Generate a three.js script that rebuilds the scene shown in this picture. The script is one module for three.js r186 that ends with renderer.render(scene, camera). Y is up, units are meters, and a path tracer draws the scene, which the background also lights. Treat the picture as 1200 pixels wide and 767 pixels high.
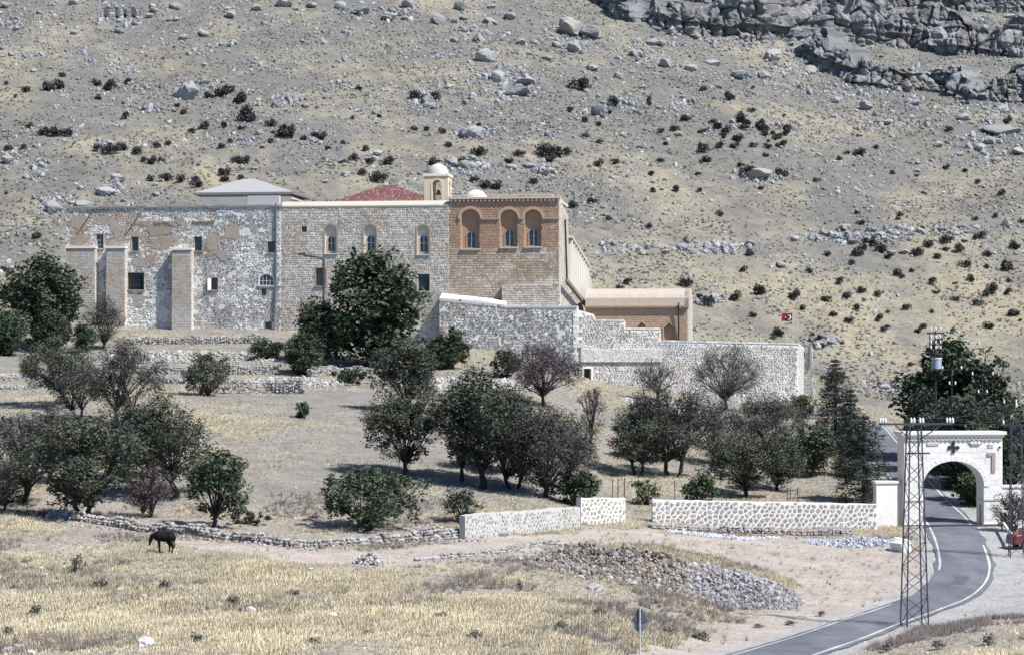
import * as THREE from 'three';
import { Sky } from 'three/addons/objects/Sky.js';
import { mergeGeometries } from 'three/addons/utils/BufferGeometryUtils.js';
import { MarchingCubes } from 'three/addons/objects/MarchingCubes.js';

// ---------------------------------------------------------------- camera, sky, sun, exposure
const FPX = 2600, HORIZON = 420, EYE = 20;          // focal length and eye line in photograph pixels, eye height in metres
const PITCH = Math.atan((HORIZON - 383.5) / FPX);
const scene = new THREE.Scene();
const camera = new THREE.PerspectiveCamera(2 * Math.atan(383.5 / FPX) * 180 / Math.PI, 1200 / 767, 1, 30000);
camera.position.set(0, EYE, 0);
camera.rotation.x = PITCH;
const renderer = new THREE.WebGLRenderer({ antialias: true });
renderer.setSize(1024, 654);
renderer.toneMapping = THREE.LinearToneMapping;
renderer.toneMappingExposure = 1.55;
renderer.shadowMap.enabled = true;
const SUN_AZ = 58 * Math.PI / 180, SUN_EL = 52 * Math.PI / 180;
const sunDir = new THREE.Vector3(Math.sin(SUN_AZ) * Math.cos(SUN_EL), Math.sin(SUN_EL), Math.cos(SUN_AZ) * Math.cos(SUN_EL));
const sky = new Sky();
sky.name = 'sky'; sky.scale.setScalar(12000); sky.userData = { kind: 'structure' };
sky.material.uniforms.turbidity.value = 1.6;
sky.material.uniforms.rayleigh.value = 0.95;
sky.material.uniforms.mieCoefficient.value = 0.003;
sky.material.uniforms.mieDirectionalG.value = 0.8;
sky.material.uniforms.sunPosition.value.copy(sunDir);
scene.add(sky);
scene.environmentIntensity = 0.1;
const sun = new THREE.DirectionalLight(0xfffbf5, 5);
sun.name = 'sun';
sun.target.position.set(0, 10, -300); sun.position.copy(sun.target.position).addScaledVector(sunDir, 500);
sun.castShadow = true;
Object.assign(sun.shadow.camera, { left: -260, right: 260, top: 260, bottom: -260, near: 1, far: 1400 });
sun.shadow.mapSize.set(4096, 4096);
scene.add(sun, sun.target);

// ---------------------------------------------------------------- helpers
function rng(seed) { let a = seed >>> 0; return () => { a = (a + 0x6D2B79F5) >>> 0; let t = a; t = Math.imul(t ^ (t >>> 15), t | 1); t ^= t + Math.imul(t ^ (t >>> 7), t | 61); return ((t ^ (t >>> 14)) >>> 0) / 4294967296; }; }
const clamp = (x, a = 0, b = 1) => x < a ? a : x > b ? b : x;
const lerp = (a, b, t) => a + (b - a) * t;
const sstep = (a, b, x) => { const t = clamp((x - a) / (b - a)); return t * t * (3 - 2 * t); };
const hsh = (i, j, k = 0) => { let h = Math.imul(i, 374761393) + Math.imul(j, 668265263) + Math.imul(k, 2147483629 | 0); h = Math.imul(h ^ (h >>> 13), 1274126177); return ((h ^ (h >>> 16)) >>> 0) / 4294967296; };
function vn2(x, y, s = 0) { const i = Math.floor(x), j = Math.floor(y); let fx = x - i, fy = y - j; fx = fx * fx * (3 - 2 * fx); fy = fy * fy * (3 - 2 * fy); return lerp(lerp(hsh(i, j, s), hsh(i + 1, j, s), fx), lerp(hsh(i, j + 1, s), hsh(i + 1, j + 1, s), fx), fy) * 2 - 1; }
function fbm2(x, y, o = 4, s = 0) { let a = 0.5, v = 0; for (let k = 0; k < o; k++) { v += a * vn2(x, y, s + k); x = x * 2.03 + 11.3; y = y * 2.03 + 7.7; a *= 0.5; } return v; }
function vn3(x, y, z, s = 0) { const k = Math.floor(z); let f = z - k; f = f * f * (3 - 2 * f); return lerp(vn2(x, y, s + k * 17), vn2(x, y, s + (k + 1) * 17), f); }
function fbm3(x, y, z, o = 3, s = 0) { let a = 0.5, v = 0; for (let k = 0; k < o; k++) { v += a * vn3(x, y, z, s + k * 131); x = x * 2.03 + 5.1; y = y * 2.03 + 3.3; z = z * 2.03 + 1.7; a *= 0.5; } return v; }

const taken = {};
function numbered(n) { const k = taken[n] = (taken[n] ?? -1) + 1; return k ? n + '_' + String(k).padStart(3, '0') : n; }
function shade(o) { o.castShadow = true; o.receiveShadow = true; return o; }
function thing(name, label, category, pos, group) { const o = new THREE.Group(); o.name = numbered(name); o.userData = { label, category }; if (group) o.userData.group = group; if (pos) o.position.copy(pos); scene.add(o); return o; }
function part(parent, name, geo, m, label) { const o = shade(new THREE.Mesh(geo, m)); o.name = name; if (label) o.userData.label = label; parent.add(o); return o; }
function single(name, label, category, geo, m, group) { const o = shade(new THREE.Mesh(geo, m)); o.name = numbered(name); o.userData = { label, category }; if (group) o.userData.group = group; scene.add(o); return o; }
function stuff(parent, name, geo, m, label, category) { const o = shade(new THREE.Mesh(geo, m)); o.name = name; o.userData.kind = 'stuff'; if (label) o.userData.label = label; if (category) o.userData.category = category; parent.add(o); return o; }
function M(r, g, b, rough = 0.9, extra = {}) { const m = new THREE.MeshStandardMaterial({ roughness: rough, ...extra }); m.color.setRGB(r, g, b); return m; }
const VC = (rough = 0.95, extra = {}) => new THREE.MeshStandardMaterial({ color: 0xffffff, roughness: rough, vertexColors: true, ...extra });
function box(w, h, d, x = 0, y = 0, z = 0, ry = 0, rz = 0) { const g = new THREE.BoxGeometry(w, h, d); if (rz) g.rotateZ(rz); if (ry) g.rotateY(ry); g.translate(x, y, z); return g; }
function bar(a, b, w, d = w) { const A = new THREE.Vector3(...a), B = new THREE.Vector3(...b), L = A.distanceTo(B); const g = new THREE.BoxGeometry(w, L, d); g.applyQuaternion(new THREE.Quaternion().setFromUnitVectors(new THREE.Vector3(0, 1, 0), B.clone().sub(A).normalize())); g.translate((a[0] + b[0]) / 2, (a[1] + b[1]) / 2, (a[2] + b[2]) / 2); return g; }
function pipe(pts, r, sides = 7, segs) { const c = new THREE.CatmullRomCurve3(pts.map(p => new THREE.Vector3(...p)), false, 'catmullrom', 0.1); return new THREE.TubeGeometry(c, segs || pts.length * 4, r, sides); }
function paint(g, c) { const n = g.attributes.position.count, a = new Float32Array(n * 3); for (let i = 0; i < n; i++) { a[3 * i] = c[0]; a[3 * i + 1] = c[1]; a[3 * i + 2] = c[2]; } g.setAttribute('color', new THREE.BufferAttribute(a, 3)); return g; }
const merge = gs => mergeGeometries(gs.map(g => g.index ? g.toNonIndexed() : g).map(g => { for (const k of Object.keys(g.attributes)) if (!['position', 'normal', 'color'].includes(k)) g.deleteAttribute(k); return g; }));
// photograph pixel -> ray; at distance D along the level view axis
const CP = Math.cos(PITCH), SP = Math.sin(PITCH);
function ray(px, py) { const x = (px - 600) / FPX, y = (383.5 - py) / FPX; const wy = y * CP + SP, wz = -CP + y * SP; return [x / -wz, wy / -wz]; }   // per metre of D
function P(px, py, D) { const r = ray(px, py); return new THREE.Vector3(r[0] * D, EYE + r[1] * D, -D); }

// ---------------------------------------------------------------- the lie of the land: height profiles [pixel row, distance] down a set of columns
const near = [['e', 0, -1.75], ['e', 30, -6.6], ['e', 60, -10.4]];
const COLS = [
  [-300, [[767, 95], [690, 118], [640, 140], [605, 156], [590, 165], [545, 185], [495, 212], [465, 232], [430, 262], [395, 298], [372, 318], [340, 340], [240, 396], [100, 492], [0, 570]]],
  [0, [[767, 97], [700, 120], [648, 142], [612, 158], [600, 165], [560, 183], [500, 212], [470, 232], [442, 262], [410, 298], [394, 313], [374, 326], [320, 352], [240, 400], [100, 500], [0, 580]]],
  [200, [[767, 97], [700, 121], [648, 144], [628, 155], [606, 166], [560, 184], [500, 212], [470, 232], [457, 250], [441, 268], [406, 300], [390, 314], [385, 324], [383, 332], [330, 362], [240, 402], [100, 502], [0, 582]]],
  [330, [[767, 98], [700, 121], [660, 140], [640, 152], [622, 162], [570, 180], [510, 210], [472, 236], [461, 250], [441, 272], [406, 302], [390, 316], [385, 325], [383, 334], [330, 364], [240, 404], [100, 504], [0, 585]]],
  [480, [[767, 98], [700, 122], [660, 142], [642, 153], [628, 162], [570, 184], [510, 214], [472, 240], [452, 266], [428, 290], [412, 305], [401, 316], [398, 332], [320, 370], [240, 410], [100, 512], [0, 592]]],
  [600, [[767, 99], [700, 125], [660, 146], [640, 157], [622, 168], [570, 188], [515, 218], [480, 242], [455, 268], [432, 290], [419, 304], [412, 316], [408, 332], [320, 376], [240, 418], [100, 522], [0, 604]]],
  [720, [[767, 100], [720, 121], [700, 131], [680, 143], [660, 154], [640, 164], [617, 176], [592, 190], [555, 212], [515, 240], [485, 268], [464, 294], [452, 312], [448, 324], [440, 338], [380, 362], [320, 390], [240, 432], [100, 538], [0, 625]]],
  [870, [[767, 112], [740, 127], [720, 136], [700, 145], [680, 154], [650, 167], [622, 180], [588, 197], [555, 222], [520, 252], [490, 285], [476, 310], [469, 325], [463, 336], [400, 366], [320, 406], [240, 447], [100, 556], [0, 645]]],
  [960, [[767, 110], [742, 127], [720, 138], [700, 147], [680, 155], [650, 168], [616, 184], [582, 202], [552, 226], [512, 265], [487, 295], [473, 325], [466, 335], [440, 353], [380, 379], [300, 424], [240, 459], [100, 573], [0, 663]]],
  [1080, [[767, 104], [737, 120], [733, 126], [731, 133], [715, 142], [700, 148], [680, 156], [650, 168], [615, 186], [582, 207], [546, 238], [512, 272], [492, 300], [472, 335], [440, 357], [380, 385], [300, 430], [240, 466], [100, 580], [0, 672]]],
  [1200, [[767, 100], [735, 118], [728, 125], [723, 133], [705, 143], [680, 154], [650, 167], [615, 186], [582, 207], [546, 238], [512, 272], [492, 300], [472, 335], [440, 357], [380, 387], [300, 434], [240, 470], [100, 584], [0, 676]]],
  [1500, [[767, 100], [735, 116], [728, 125], [720, 133], [700, 143], [675, 154], [645, 167], [605, 186], [572, 207], [537, 238], [505, 272], [485, 300], [465, 335], [430, 357], [370, 387], [290, 434], [230, 470], [90, 584], [-10, 676]]],
];
const DSTEP = 2, DN = 1600;
const TABLE = COLS.map(([px, list]) => {
  const k = near.map(q => [q[1], q[2]]).concat(list.map(([y, D]) => [D, (HORIZON - y) / FPX * D]));
  const [D1, e1] = k[k.length - 1];
  k.push([D1 + 120, e1 + 48], [D1 + 320, e1 + 112], [D1 + 700, e1 + 150], [4000, e1 + 160]);
  const raw = new Float32Array(DN);
  for (let i = 0; i < DN; i++) { const D = i * DSTEP; let j = 0; while (j < k.length - 2 && k[j + 1][0] < D) j++; raw[i] = lerp(k[j][1], k[j + 1][1], clamp((D - k[j][0]) / (k[j + 1][0] - k[j][0]))); }
  let a = raw;
  for (let p = 0; p < 2; p++) { const b = new Float32Array(DN); for (let i = 0; i < DN; i++) { const D = i * DSTEP, r = D < 300 ? 1 : D < 420 ? 2 : 6; let s = 0, n = 0; for (let q = -r; q <= r; q++) { const t = clamp(i + q, 0, DN - 1); s += a[t]; n++; } b[i] = s / n; } a = b; }
  return [px, a];
});
function colE(t, D) { const f = clamp(D / DSTEP, 0, DN - 1.001), i = Math.floor(f); return lerp(t[i], t[i + 1], f - i); }
function H0(x, z) {
  const D = Math.max(-z, 0.01), px = clamp(x / Math.max(D, 40) * FPX + 600, -300, 1500);
  let i = 0; while (i < TABLE.length - 2 && TABLE[i + 1][0] < px) i++;
  const t = clamp((px - TABLE[i][0]) / (TABLE[i + 1][0] - TABLE[i][0])), s = lerp(t, t * t * (3 - 2 * t), 0.5);
  return EYE + lerp(colE(TABLE[i][1], D), colE(TABLE[i + 1][1], D), s);
}
function march(px, py, hf, Dmin = 70) {
  const r = ray(px, py); let D = Dmin, last = Dmin;
  for (; D < 1600; D += D < 320 ? 0.4 : 1) { if (EYE + r[1] * D < hf(r[0] * D, -D)) { let a = last, b = D; for (let k = 0; k < 14; k++) { const m = (a + b) / 2; if (EYE + r[1] * m < hf(r[0] * m, -m)) b = m; else a = m; } D = (a + b) / 2; break; } last = D; }
  const x = r[0] * D; return new THREE.Vector3(x, hf(x, -D), -D);
}
// the road: left and right edge lines as read from the photograph, on the smooth land
const EDGE = [
  [[1006, 497], [1030, 497]], [[1014, 512], [1044, 512]], [[1024, 530], [1060, 530]], [[1036, 550], [1077, 550]], [[1052, 570], [1096, 570]], [[1069, 590], [1114, 590]],
  [[1084, 606], [1130, 606]], [[1093, 625], [1146, 625]], [[1100, 646], [1156, 646]], [[1103, 663], [1159, 666]], [[1098, 677], [1150, 687]], [[1085, 691], [1124, 706]], [[1061, 704], [1076, 722]], [[1020, 720], [1022, 739]], [[973, 735], [977, 755]], [[920, 751], [928, 772]], [[870, 766], [878, 789]], [[815, 785], [822, 808]]];
const edgeW = EDGE.map(([a, b]) => [march(a[0], a[1], H0, a[0] > 990 && a[1] > 690 ? 129 : 90), march(b[0], b[1], H0, b[0] > 990 && b[1] > 690 ? 129 : 90)]);
const midPts = edgeW.map(([a, b]) => a.clone().add(b).multiplyScalar(0.5));
const roadCurve = new THREE.CatmullRomCurve3(midPts, false, 'centripetal');
const RN = 260, RW = 1.86;
const road = [];
for (let i = 0; i <= RN; i++) { const p = roadCurve.getPointAt(i / RN), t = roadCurve.getTangentAt(i / RN); t.y = 0; t.normalize(); road.push({ x: p.x, z: p.z, y: H0(p.x, p.z), nx: -t.z, nz: t.x }); }
for (let k = 0; k < 3; k++) { const y = road.map(r => r.y); for (let i = 0; i <= RN; i++) { let s = 0, n = 0; for (let q = -6; q <= 6; q++) { if (i + q < 0 || i + q > RN) continue; s += y[i + q]; n++; } road[i].y = s / n; } }
function nearRoad(x, z) { let best = 1e9, bi = 0; for (let i = 0; i <= RN; i += 4) { const d = (road[i].x - x) ** 2 + (road[i].z - z) ** 2; if (d < best) { best = d; bi = i; } } let b2 = best; for (let i = Math.max(0, bi - 4); i <= Math.min(RN, bi + 4); i++) { const d = (road[i].x - x) ** 2 + (road[i].z - z) ** 2; if (d < b2) { b2 = d; bi = i; } } return [Math.sqrt(b2), road[bi]]; }
const inRoadBox = (x, z) => z > -330 && z < -85 && x > 0 && x < 70;
// heaps
const heapA = march(732, 664, H0), heapB = march(862, 690, H0);
function heapH(x, z) {
  const ua = (x - heapA.x) / 6.6, va = (z - heapA.z) / 6.4, ra = ua * ua + va * va; let h = 0;
  if (ra < 2.2) h += 0.7 * Math.exp(-ra * 1.6) * (1 + 1.1 * fbm2(x * 0.5, z * 0.5, 3, 61)) + (ra < 1 ? 0.9 * fbm2(x * 0.9, z * 0.6, 2, 63) * (1 - ra) : 0);
  const ub = (x - heapB.x) / 4.2, vb = (z - heapB.z) / 5.5, rb = ub * ub + vb * vb;
  if (rb < 2.2) h += 0.85 * Math.exp(-rb * 1.6) * (1 + 0.5 * fbm2(x * 0.6, z * 0.6, 3, 67));
  return h;
}
const MON_A = 7 * Math.PI / 180;
function H(x, z) {
  const D = -z; let y = H0(x, z) + heapH(x, z);
  const hill = sstep(335, 420, D), far = sstep(100, 175, D);
  y += hill * (2.6 * fbm2(x / 30, z / 34, 4, 3) + 0.75 * fbm2(x / 5, z / 5, 3, 9)) + (1 - hill) * (0.5 * fbm2(x / 9, z / 9, 3, 21) + 0.15 * fbm2(x / 1.9, z / 1.9, 2, 27)) * lerp(1, 0.7, far);
  if (inRoadBox(x, z)) { const [d, r] = nearRoad(x, z); if (d < 9) { const w = 1 - sstep(RW + 0.9, 8.5, d); const target = r.y - 0.07 - 0.0 * d; y = lerp(y, target, w); } }
  return y;
}
const ground = (px, py, Dmin = 70) => march(px, py, H, Dmin);
const inPoly = (x, z, p) => { let c = false; for (let i = 0, j = p.length - 1; i < p.length; j = i++) if ((p[i][1] > z) !== (p[j][1] > z) && x < (p[j][0] - p[i][0]) * (z - p[i][1]) / (p[j][1] - p[i][1]) + p[i][0]) c = !c; return c; };
const gpoly = (list, Dmin) => list.map(q => { const v = march(q[0], q[1], H0, q[2] || 90); return [v.x, v.z]; });
const DIRT = gpoly([[1058, 638], [1010, 629], [900, 630], [840, 626], [760, 619], [690, 620], [600, 628], [520, 638], [440, 646], [330, 644], [200, 634], [200, 640], [330, 658], [450, 666], [530, 662], [620, 650], [680, 640], [780, 642], [850, 655], [900, 668], [935, 685], [930, 705], [880, 722], [840, 740], [760, 752], [700, 768], [860, 770], [920, 752], [975, 735], [1030, 718], [1070, 702], [1092, 680], [1100, 655]]);
const APRON = gpoly([[1140, 616], [1160, 640], [1166, 670], [1150, 695], [1110, 715], [1060, 727, 129], [1100, 733, 131], [1160, 726, 129], [1240, 720, 129], [1260, 640], [1240, 612], [1180, 612]]);

// ---------------------------------------------------------------- ground
function grainTexture(size, seed, lo, hi, speck) {
  const d = new Uint8Array(size * size * 4), R = rng(seed), base = new Float32Array(size * size);
  const per = (n, s) => { const g = new Float32Array(n * n); const q = rng(s); for (let i = 0; i < n * n; i++) g[i] = q(); return (x, y) => { const fx = x / size * n, fy = y / size * n, i = Math.floor(fx), j = Math.floor(fy), u = fx - i, v = fy - j, at = (a, b) => g[((b + n) % n) * n + (a + n) % n]; const s = u * u * (3 - 2 * u), t = v * v * (3 - 2 * v); return lerp(lerp(at(i, j), at(i + 1, j), s), lerp(at(i, j + 1), at(i + 1, j + 1), s), t); }; };
  const n1 = per(8, seed + 1), n2 = per(32, seed + 2), n3 = per(128, seed + 3);
  for (let y = 0; y < size; y++) for (let x = 0; x < size; x++) base[y * size + x] = 0.25 * n1(x, y) + 0.3 * n2(x, y) + 0.3 * n3(x, y) + 0.15 * R();
  for (let k = 0; k < speck; k++) { const cx = R() * size, cy = R() * size, r = 0.8 + R() * R() * 3.2, v = R() < 0.62 ? 0.55 + 0.6 * R() : -0.25; for (let y = -4; y <= 4; y++) for (let x = -4; x <= 4; x++) if (x * x + y * y * 1.6 < r * r) { const q = ((Math.floor(cy) + y + size) % size) * size + (Math.floor(cx) + x + size) % size; base[q] = lerp(base[q], v, 0.75); } }
  for (let i = 0; i < size * size; i++) { const v = clamp(lerp(lo, hi, base[i])) * 255; d[4 * i] = d[4 * i + 1] = d[4 * i + 2] = v; d[4 * i + 3] = 255; }
  const t = new THREE.DataTexture(d, size, size); t.wrapS = t.wrapT = THREE.RepeatWrapping; t.magFilter = THREE.LinearFilter; t.minFilter = THREE.LinearMipmapLinearFilter; t.generateMipmaps = true; t.colorSpace = THREE.NoColorSpace; t.needsUpdate = true; return t;
}
const mixc = (a, b, t) => [lerp(a[0], b[0], t), lerp(a[1], b[1], t), lerp(a[2], b[2], t)];
const C_STRAW = [0.375, 0.336, 0.237], C_EARTH = [0.32, 0.287, 0.255], C_GREY = [0.163, 0.155, 0.141], C_DIRT = [0.42, 0.37, 0.33], C_PALE = [0.38, 0.38, 0.385], C_ORCH = [0.24, 0.224, 0.205];
function strawness(x, z) {   // how much dry grass grows here
  const D = -z, y = H0(x, z);
  const n = fbm2(x / 14, z / 22, 4, 41), m = fbm2(x / 3.5, z / 5, 3, 47);
  let s;
  if (D < 170) s = 0.55 + 1.0 * n + 0.7 * m;
  else if (D < 325) s = 0.42 + 0.95 * n + 0.6 * m;
  else { const low = 1 - sstep(EYE + 4, EYE + 42, y); s = 0.12 + 0.5 * low + 1.05 * n + 0.5 * m; }
  return clamp(s);
}
function zone(x, z) { // 0 none, dirt, apron
  if (z < -200 || z > -85) return [0, 0];
  const jx = x + 0.9 * fbm2(x * 0.6, z * 0.6, 3, 71), jz = z + 1.6 * fbm2(x * 0.5, z * 0.5, 3, 75);
  return [inPoly(jx, jz, DIRT) ? 1 : 0, inPoly(jx, jz, APRON) ? 1 : 0];
}
function groundColour(x, z) {
  const D = -z, s = strawness(x, z);
  const base = D < 172 ? C_EARTH : D < 325 ? C_ORCH : C_GREY;
  let c = mixc(base, C_STRAW, s * (D < 172 ? 0.9 : 0.75));
  const v = 1 + 0.22 * fbm2(x / 1.7, z / 1.7, 3, 81); c = c.map(q => q * v);
  const [d, a] = zone(x, z);
  if (d) c = C_DIRT.map(q => q * (1 + 0.16 * fbm2(x / 2.2, z / 2.2, 3, 83)));
  if (a) c = C_PALE.map(q => q * (1 + 0.14 * fbm2(x / 2.2, z / 3, 3, 85)));
  if (inRoadBox(x, z)) { const [rd] = nearRoad(x, z); const k = 1 - sstep(RW + 0.6, RW + 2.2 + 0.8 * fbm2(x, z, 2, 89), rd); if (k > 0) c = mixc(c, C_PALE, k * 0.9); }
  const q = heapH(x, z); if (q > 0.25) c = mixc(c, [0.25, 0.22, 0.19], sstep(0.25, 0.5, q) * 0.8);
  if (D > 170 && D < 200 && x > 11 && x < 32) { const yb = fbm2(x * 0.5, z * 0.5, 3, 93); const pyv = HORIZON - (H0(x, z) - EYE) / D * FPX; if (pyv > 611 && pyv < 626 && yb > -0.15) c = mixc(c, [0.36, 0.25, 0.17], 0.75); }
  return c;
}
{
  const xs = [], zs = [];
  for (let x = -900; x < -170; x += 30) xs.push(x); for (let x = -170; x < -85; x += 1.5) xs.push(x); for (let x = -85; x < 90; x += 0.7) xs.push(x); for (let x = 90; x < 190; x += 1.5) xs.push(x); for (let x = 190; x <= 930; x += 30) xs.push(x);
  for (let d = -120; d < 80; d += 8) zs.push(d); for (let d = 80; d < 190; d += 0.55) zs.push(d); for (let d = 190; d < 335; d += 0.85) zs.push(d); for (let d = 335; d < 700; d += 1.35) zs.push(d); for (let d = 700; d < 1000; d += 10) zs.push(d); for (let d = 1000; d <= 3000; d += 100) zs.push(d);
  const nx = xs.length, nz = zs.length, pos = new Float32Array(nx * nz * 3), col = new Float32Array(nx * nz * 3), uv = new Float32Array(nx * nz * 2);
  for (let j = 0; j < nz; j++) for (let i = 0; i < nx; i++) { const k = j * nx + i, x = xs[i], z = -zs[j]; pos[3 * k] = x; pos[3 * k + 1] = H(x, z); pos[3 * k + 2] = z; const c = groundColour(x, z); col.set(c, 3 * k); uv[2 * k] = x / 9.3 + 0.2 * fbm2(x / 40, z / 40, 2, 5); uv[2 * k + 1] = z / 9.3; }
  const idx = new Uint32Array((nx - 1) * (nz - 1) * 6); let q = 0;
  for (let j = 0; j < nz - 1; j++) for (let i = 0; i < nx - 1; i++) { const a = j * nx + i, b = a + 1, c = a + nx, d = c + 1; idx[q++] = a; idx[q++] = b; idx[q++] = c; idx[q++] = b; idx[q++] = d; idx[q++] = c; }
  const g = new THREE.BufferGeometry(); g.setAttribute('position', new THREE.BufferAttribute(pos, 3)); g.setAttribute('color', new THREE.BufferAttribute(col, 3)); g.setAttribute('uv', new THREE.BufferAttribute(uv, 2)); g.setIndex(new THREE.BufferAttribute(idx, 1)); g.computeVertexNormals();
  const tex = grainTexture(1024, 5, 0.5, 1.28, 12000), bump = grainTexture(1024, 5, 0.2, 0.9, 9000);
  const o = shade(new THREE.Mesh(g, VC(1, { map: tex, bumpMap: bump, bumpScale: 0.16 }))); o.name = 'hillside_ground'; o.userData = { kind: 'structure', label: 'dry stony hillside and meadow ground with straw coloured grass' }; scene.add(o);
  console.log('terrain', nx, nz, nx * nz);
}
// road sheet and painted edge lines
function strip(o0, o1, lift, i0 = 0, i1 = RN, uvs = true, wob = 0, bul = 0) {
  const pos = [], uv = [], idx = []; let n = 0; const cols = Math.max(1, Math.round(Math.abs(o1 - o0) / 0.45));
  for (let i = i0; i <= i1; i++) { const r = road[i]; for (let k = 0; k <= cols; k++) { const o = lerp(o0, o1, k / cols) + (k === 0 || k === cols ? wob * (fbm2(i * 0.21, k * 7, 3, 5) * 1.6) : 0); pos.push(r.x + r.nx * o, r.y + lift + bul * (1 - (o / RW) ** 2), r.z + r.nz * o); uv.push(o / 3.1, i * 0.8 / 3.1); } if (i > i0) for (let k = 0; k < cols; k++) { const a = n - cols - 1 + k, b = a + 1, c = n + k, d = c + 1; idx.push(a, b, c, b, d, c); } n += cols + 1; }
  const g = new THREE.BufferGeometry(); g.setAttribute('position', new THREE.Float32BufferAttribute(pos, 3)); g.setAttribute('uv', new THREE.Float32BufferAttribute(uv, 2)); { const cc = []; for (let i = 0; i < pos.length; i += 3) { const x = pos[i], z = pos[i + 2], k = 1 + 0.45 * fbm2(x / 1.3, z / 3.4, 3, 401) + 0.5 * Math.max(0, fbm2(x / 0.7, z / 0.9, 3, 405) - 0.15); cc.push(k, k, k * (1 - 0.04 * k)); } g.setAttribute('color', new THREE.Float32BufferAttribute(cc, 3)); } g.setIndex(idx); g.computeVertexNormals(); if (g.attributes.normal.getY(0) < 0) { g.index.array.reverse(); g.computeVertexNormals(); } return g;
}
{
  const tex = grainTexture(512, 15, 0.5, 1.35, 700);
  const o = shade(new THREE.Mesh(strip(-RW - 0.3, RW + 0.3, 0, 0, RN, true, 0.18, 0.04), new THREE.MeshStandardMaterial({ color: new THREE.Color().setRGB(0.125, 0.133, 0.165), map: tex, vertexColors: true, bumpMap: tex, bumpScale: 0.01, roughness: 0.85 }))); o.name = 'road'; o.userData = { kind: 'structure', label: 'narrow grey asphalt road curving down from the gate' }; scene.add(o);
  const white = M(0.55, 0.55, 0.54, 0.85, { vertexColors: true, map: grainTexture(256, 18, 0.35, 1.3, 400) });
  const line = (a, b, i0, i1) => { const m = shade(new THREE.Mesh(strip(a, b, 0.012, i0, i1, true, 0.02, 0.04), white)); m.name = numbered('road_edge_line'); m.userData = { kind: 'structure', label: 'white painted road edge line' }; scene.add(m); };
  const idxAt = (px, py) => { const v = march(px, py, H0, px > 990 && py > 690 ? 129 : 90); let b = 0, bd = 1e9; road.forEach((r, i) => { const d = (r.x - v.x) ** 2 + (r.z - v.z) ** 2; if (d < bd) { bd = d; b = i; } }); return b; };
  const A = idxAt(1110, 606), B = idxAt(1118, 615), Cc = idxAt(1128, 638), Dd = idxAt(1131, 668), E = idxAt(1100, 712);
  line(-RW, -RW + 0.16, 0, B); line(-RW, -RW + 0.16, Cc, RN);
  line(RW - 0.16, RW, 0, Dd); line(RW - 0.16, RW, E, RN);
  const patch = shade(new THREE.Mesh(strip(-0.5, 0.5, 0.008, idxAt(1112, 676), idxAt(1104, 686), true, 0.12, 0.045), M(0.085, 0.088, 0.095, 0.9))); patch.name = 'road_patch'; patch.userData = { kind: 'structure', label: 'dark tar patch on the asphalt road' }; scene.add(patch);
}
console.log('road done');
// ---------------------------------------------------------------- masonry
// a vertical plane through a world point; yaw turns its outward normal (0 faces the camera side, +z)
function frame(O, yaw) {
  const U = new THREE.Vector3(Math.cos(yaw), 0, -Math.sin(yaw)), N = new THREE.Vector3(Math.sin(yaw), 0, Math.cos(yaw));
  return { O, yaw, U, N,
    uv(px, py, n = 0) { const r = ray(px, py), d = new THREE.Vector3(r[0], r[1], -1), C = new THREE.Vector3(0, EYE, 0), Q = O.clone().addScaledVector(N, n); const t = Q.clone().sub(C).dot(N) / d.dot(N); const p = C.addScaledVector(d, t).sub(O); return [p.dot(U), p.y]; },
    pts(list, n = 0) { return list.map(q => this.uv(q[0], q[1], n)); },
    world(u, v, n = 0) { return O.clone().addScaledVector(U, u).addScaledVector(N, n).add(new THREE.Vector3(0, v, 0)); },
    off(u, v, n = 0) { return frame(this.world(u, v, n), yaw); } };
}
const shapeOf = pts => { const s = new THREE.Shape(); pts.forEach((p, i) => i ? s.lineTo(p[0], p[1]) : s.moveTo(p[0], p[1])); s.closePath(); return s; };
const area = p => { let a = 0; for (let i = 0, j = p.length - 1; i < p.length; j = i++) a += p[j][0] * p[i][1] - p[i][0] * p[j][1]; return a / 2; };
function slab(outline, holes, th, z = 0) { const s = shapeOf(area(outline) < 0 ? outline.slice().reverse() : outline); for (const h of holes) s.holes.push(new THREE.Path((area(h) > 0 ? h.slice().reverse() : h).map(q => new THREE.Vector2(q[0], q[1])))); const g = new THREE.ExtrudeGeometry(s, { depth: th, bevelEnabled: false, curveSegments: 8 }); g.translate(0, 0, z - th); return g; }
function place(parent, o, fr, n = 0) { const w = fr.world(0, 0, n); o.position.copy(w).sub(parent.position); o.rotation.y = fr.yaw; return o; }
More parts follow.
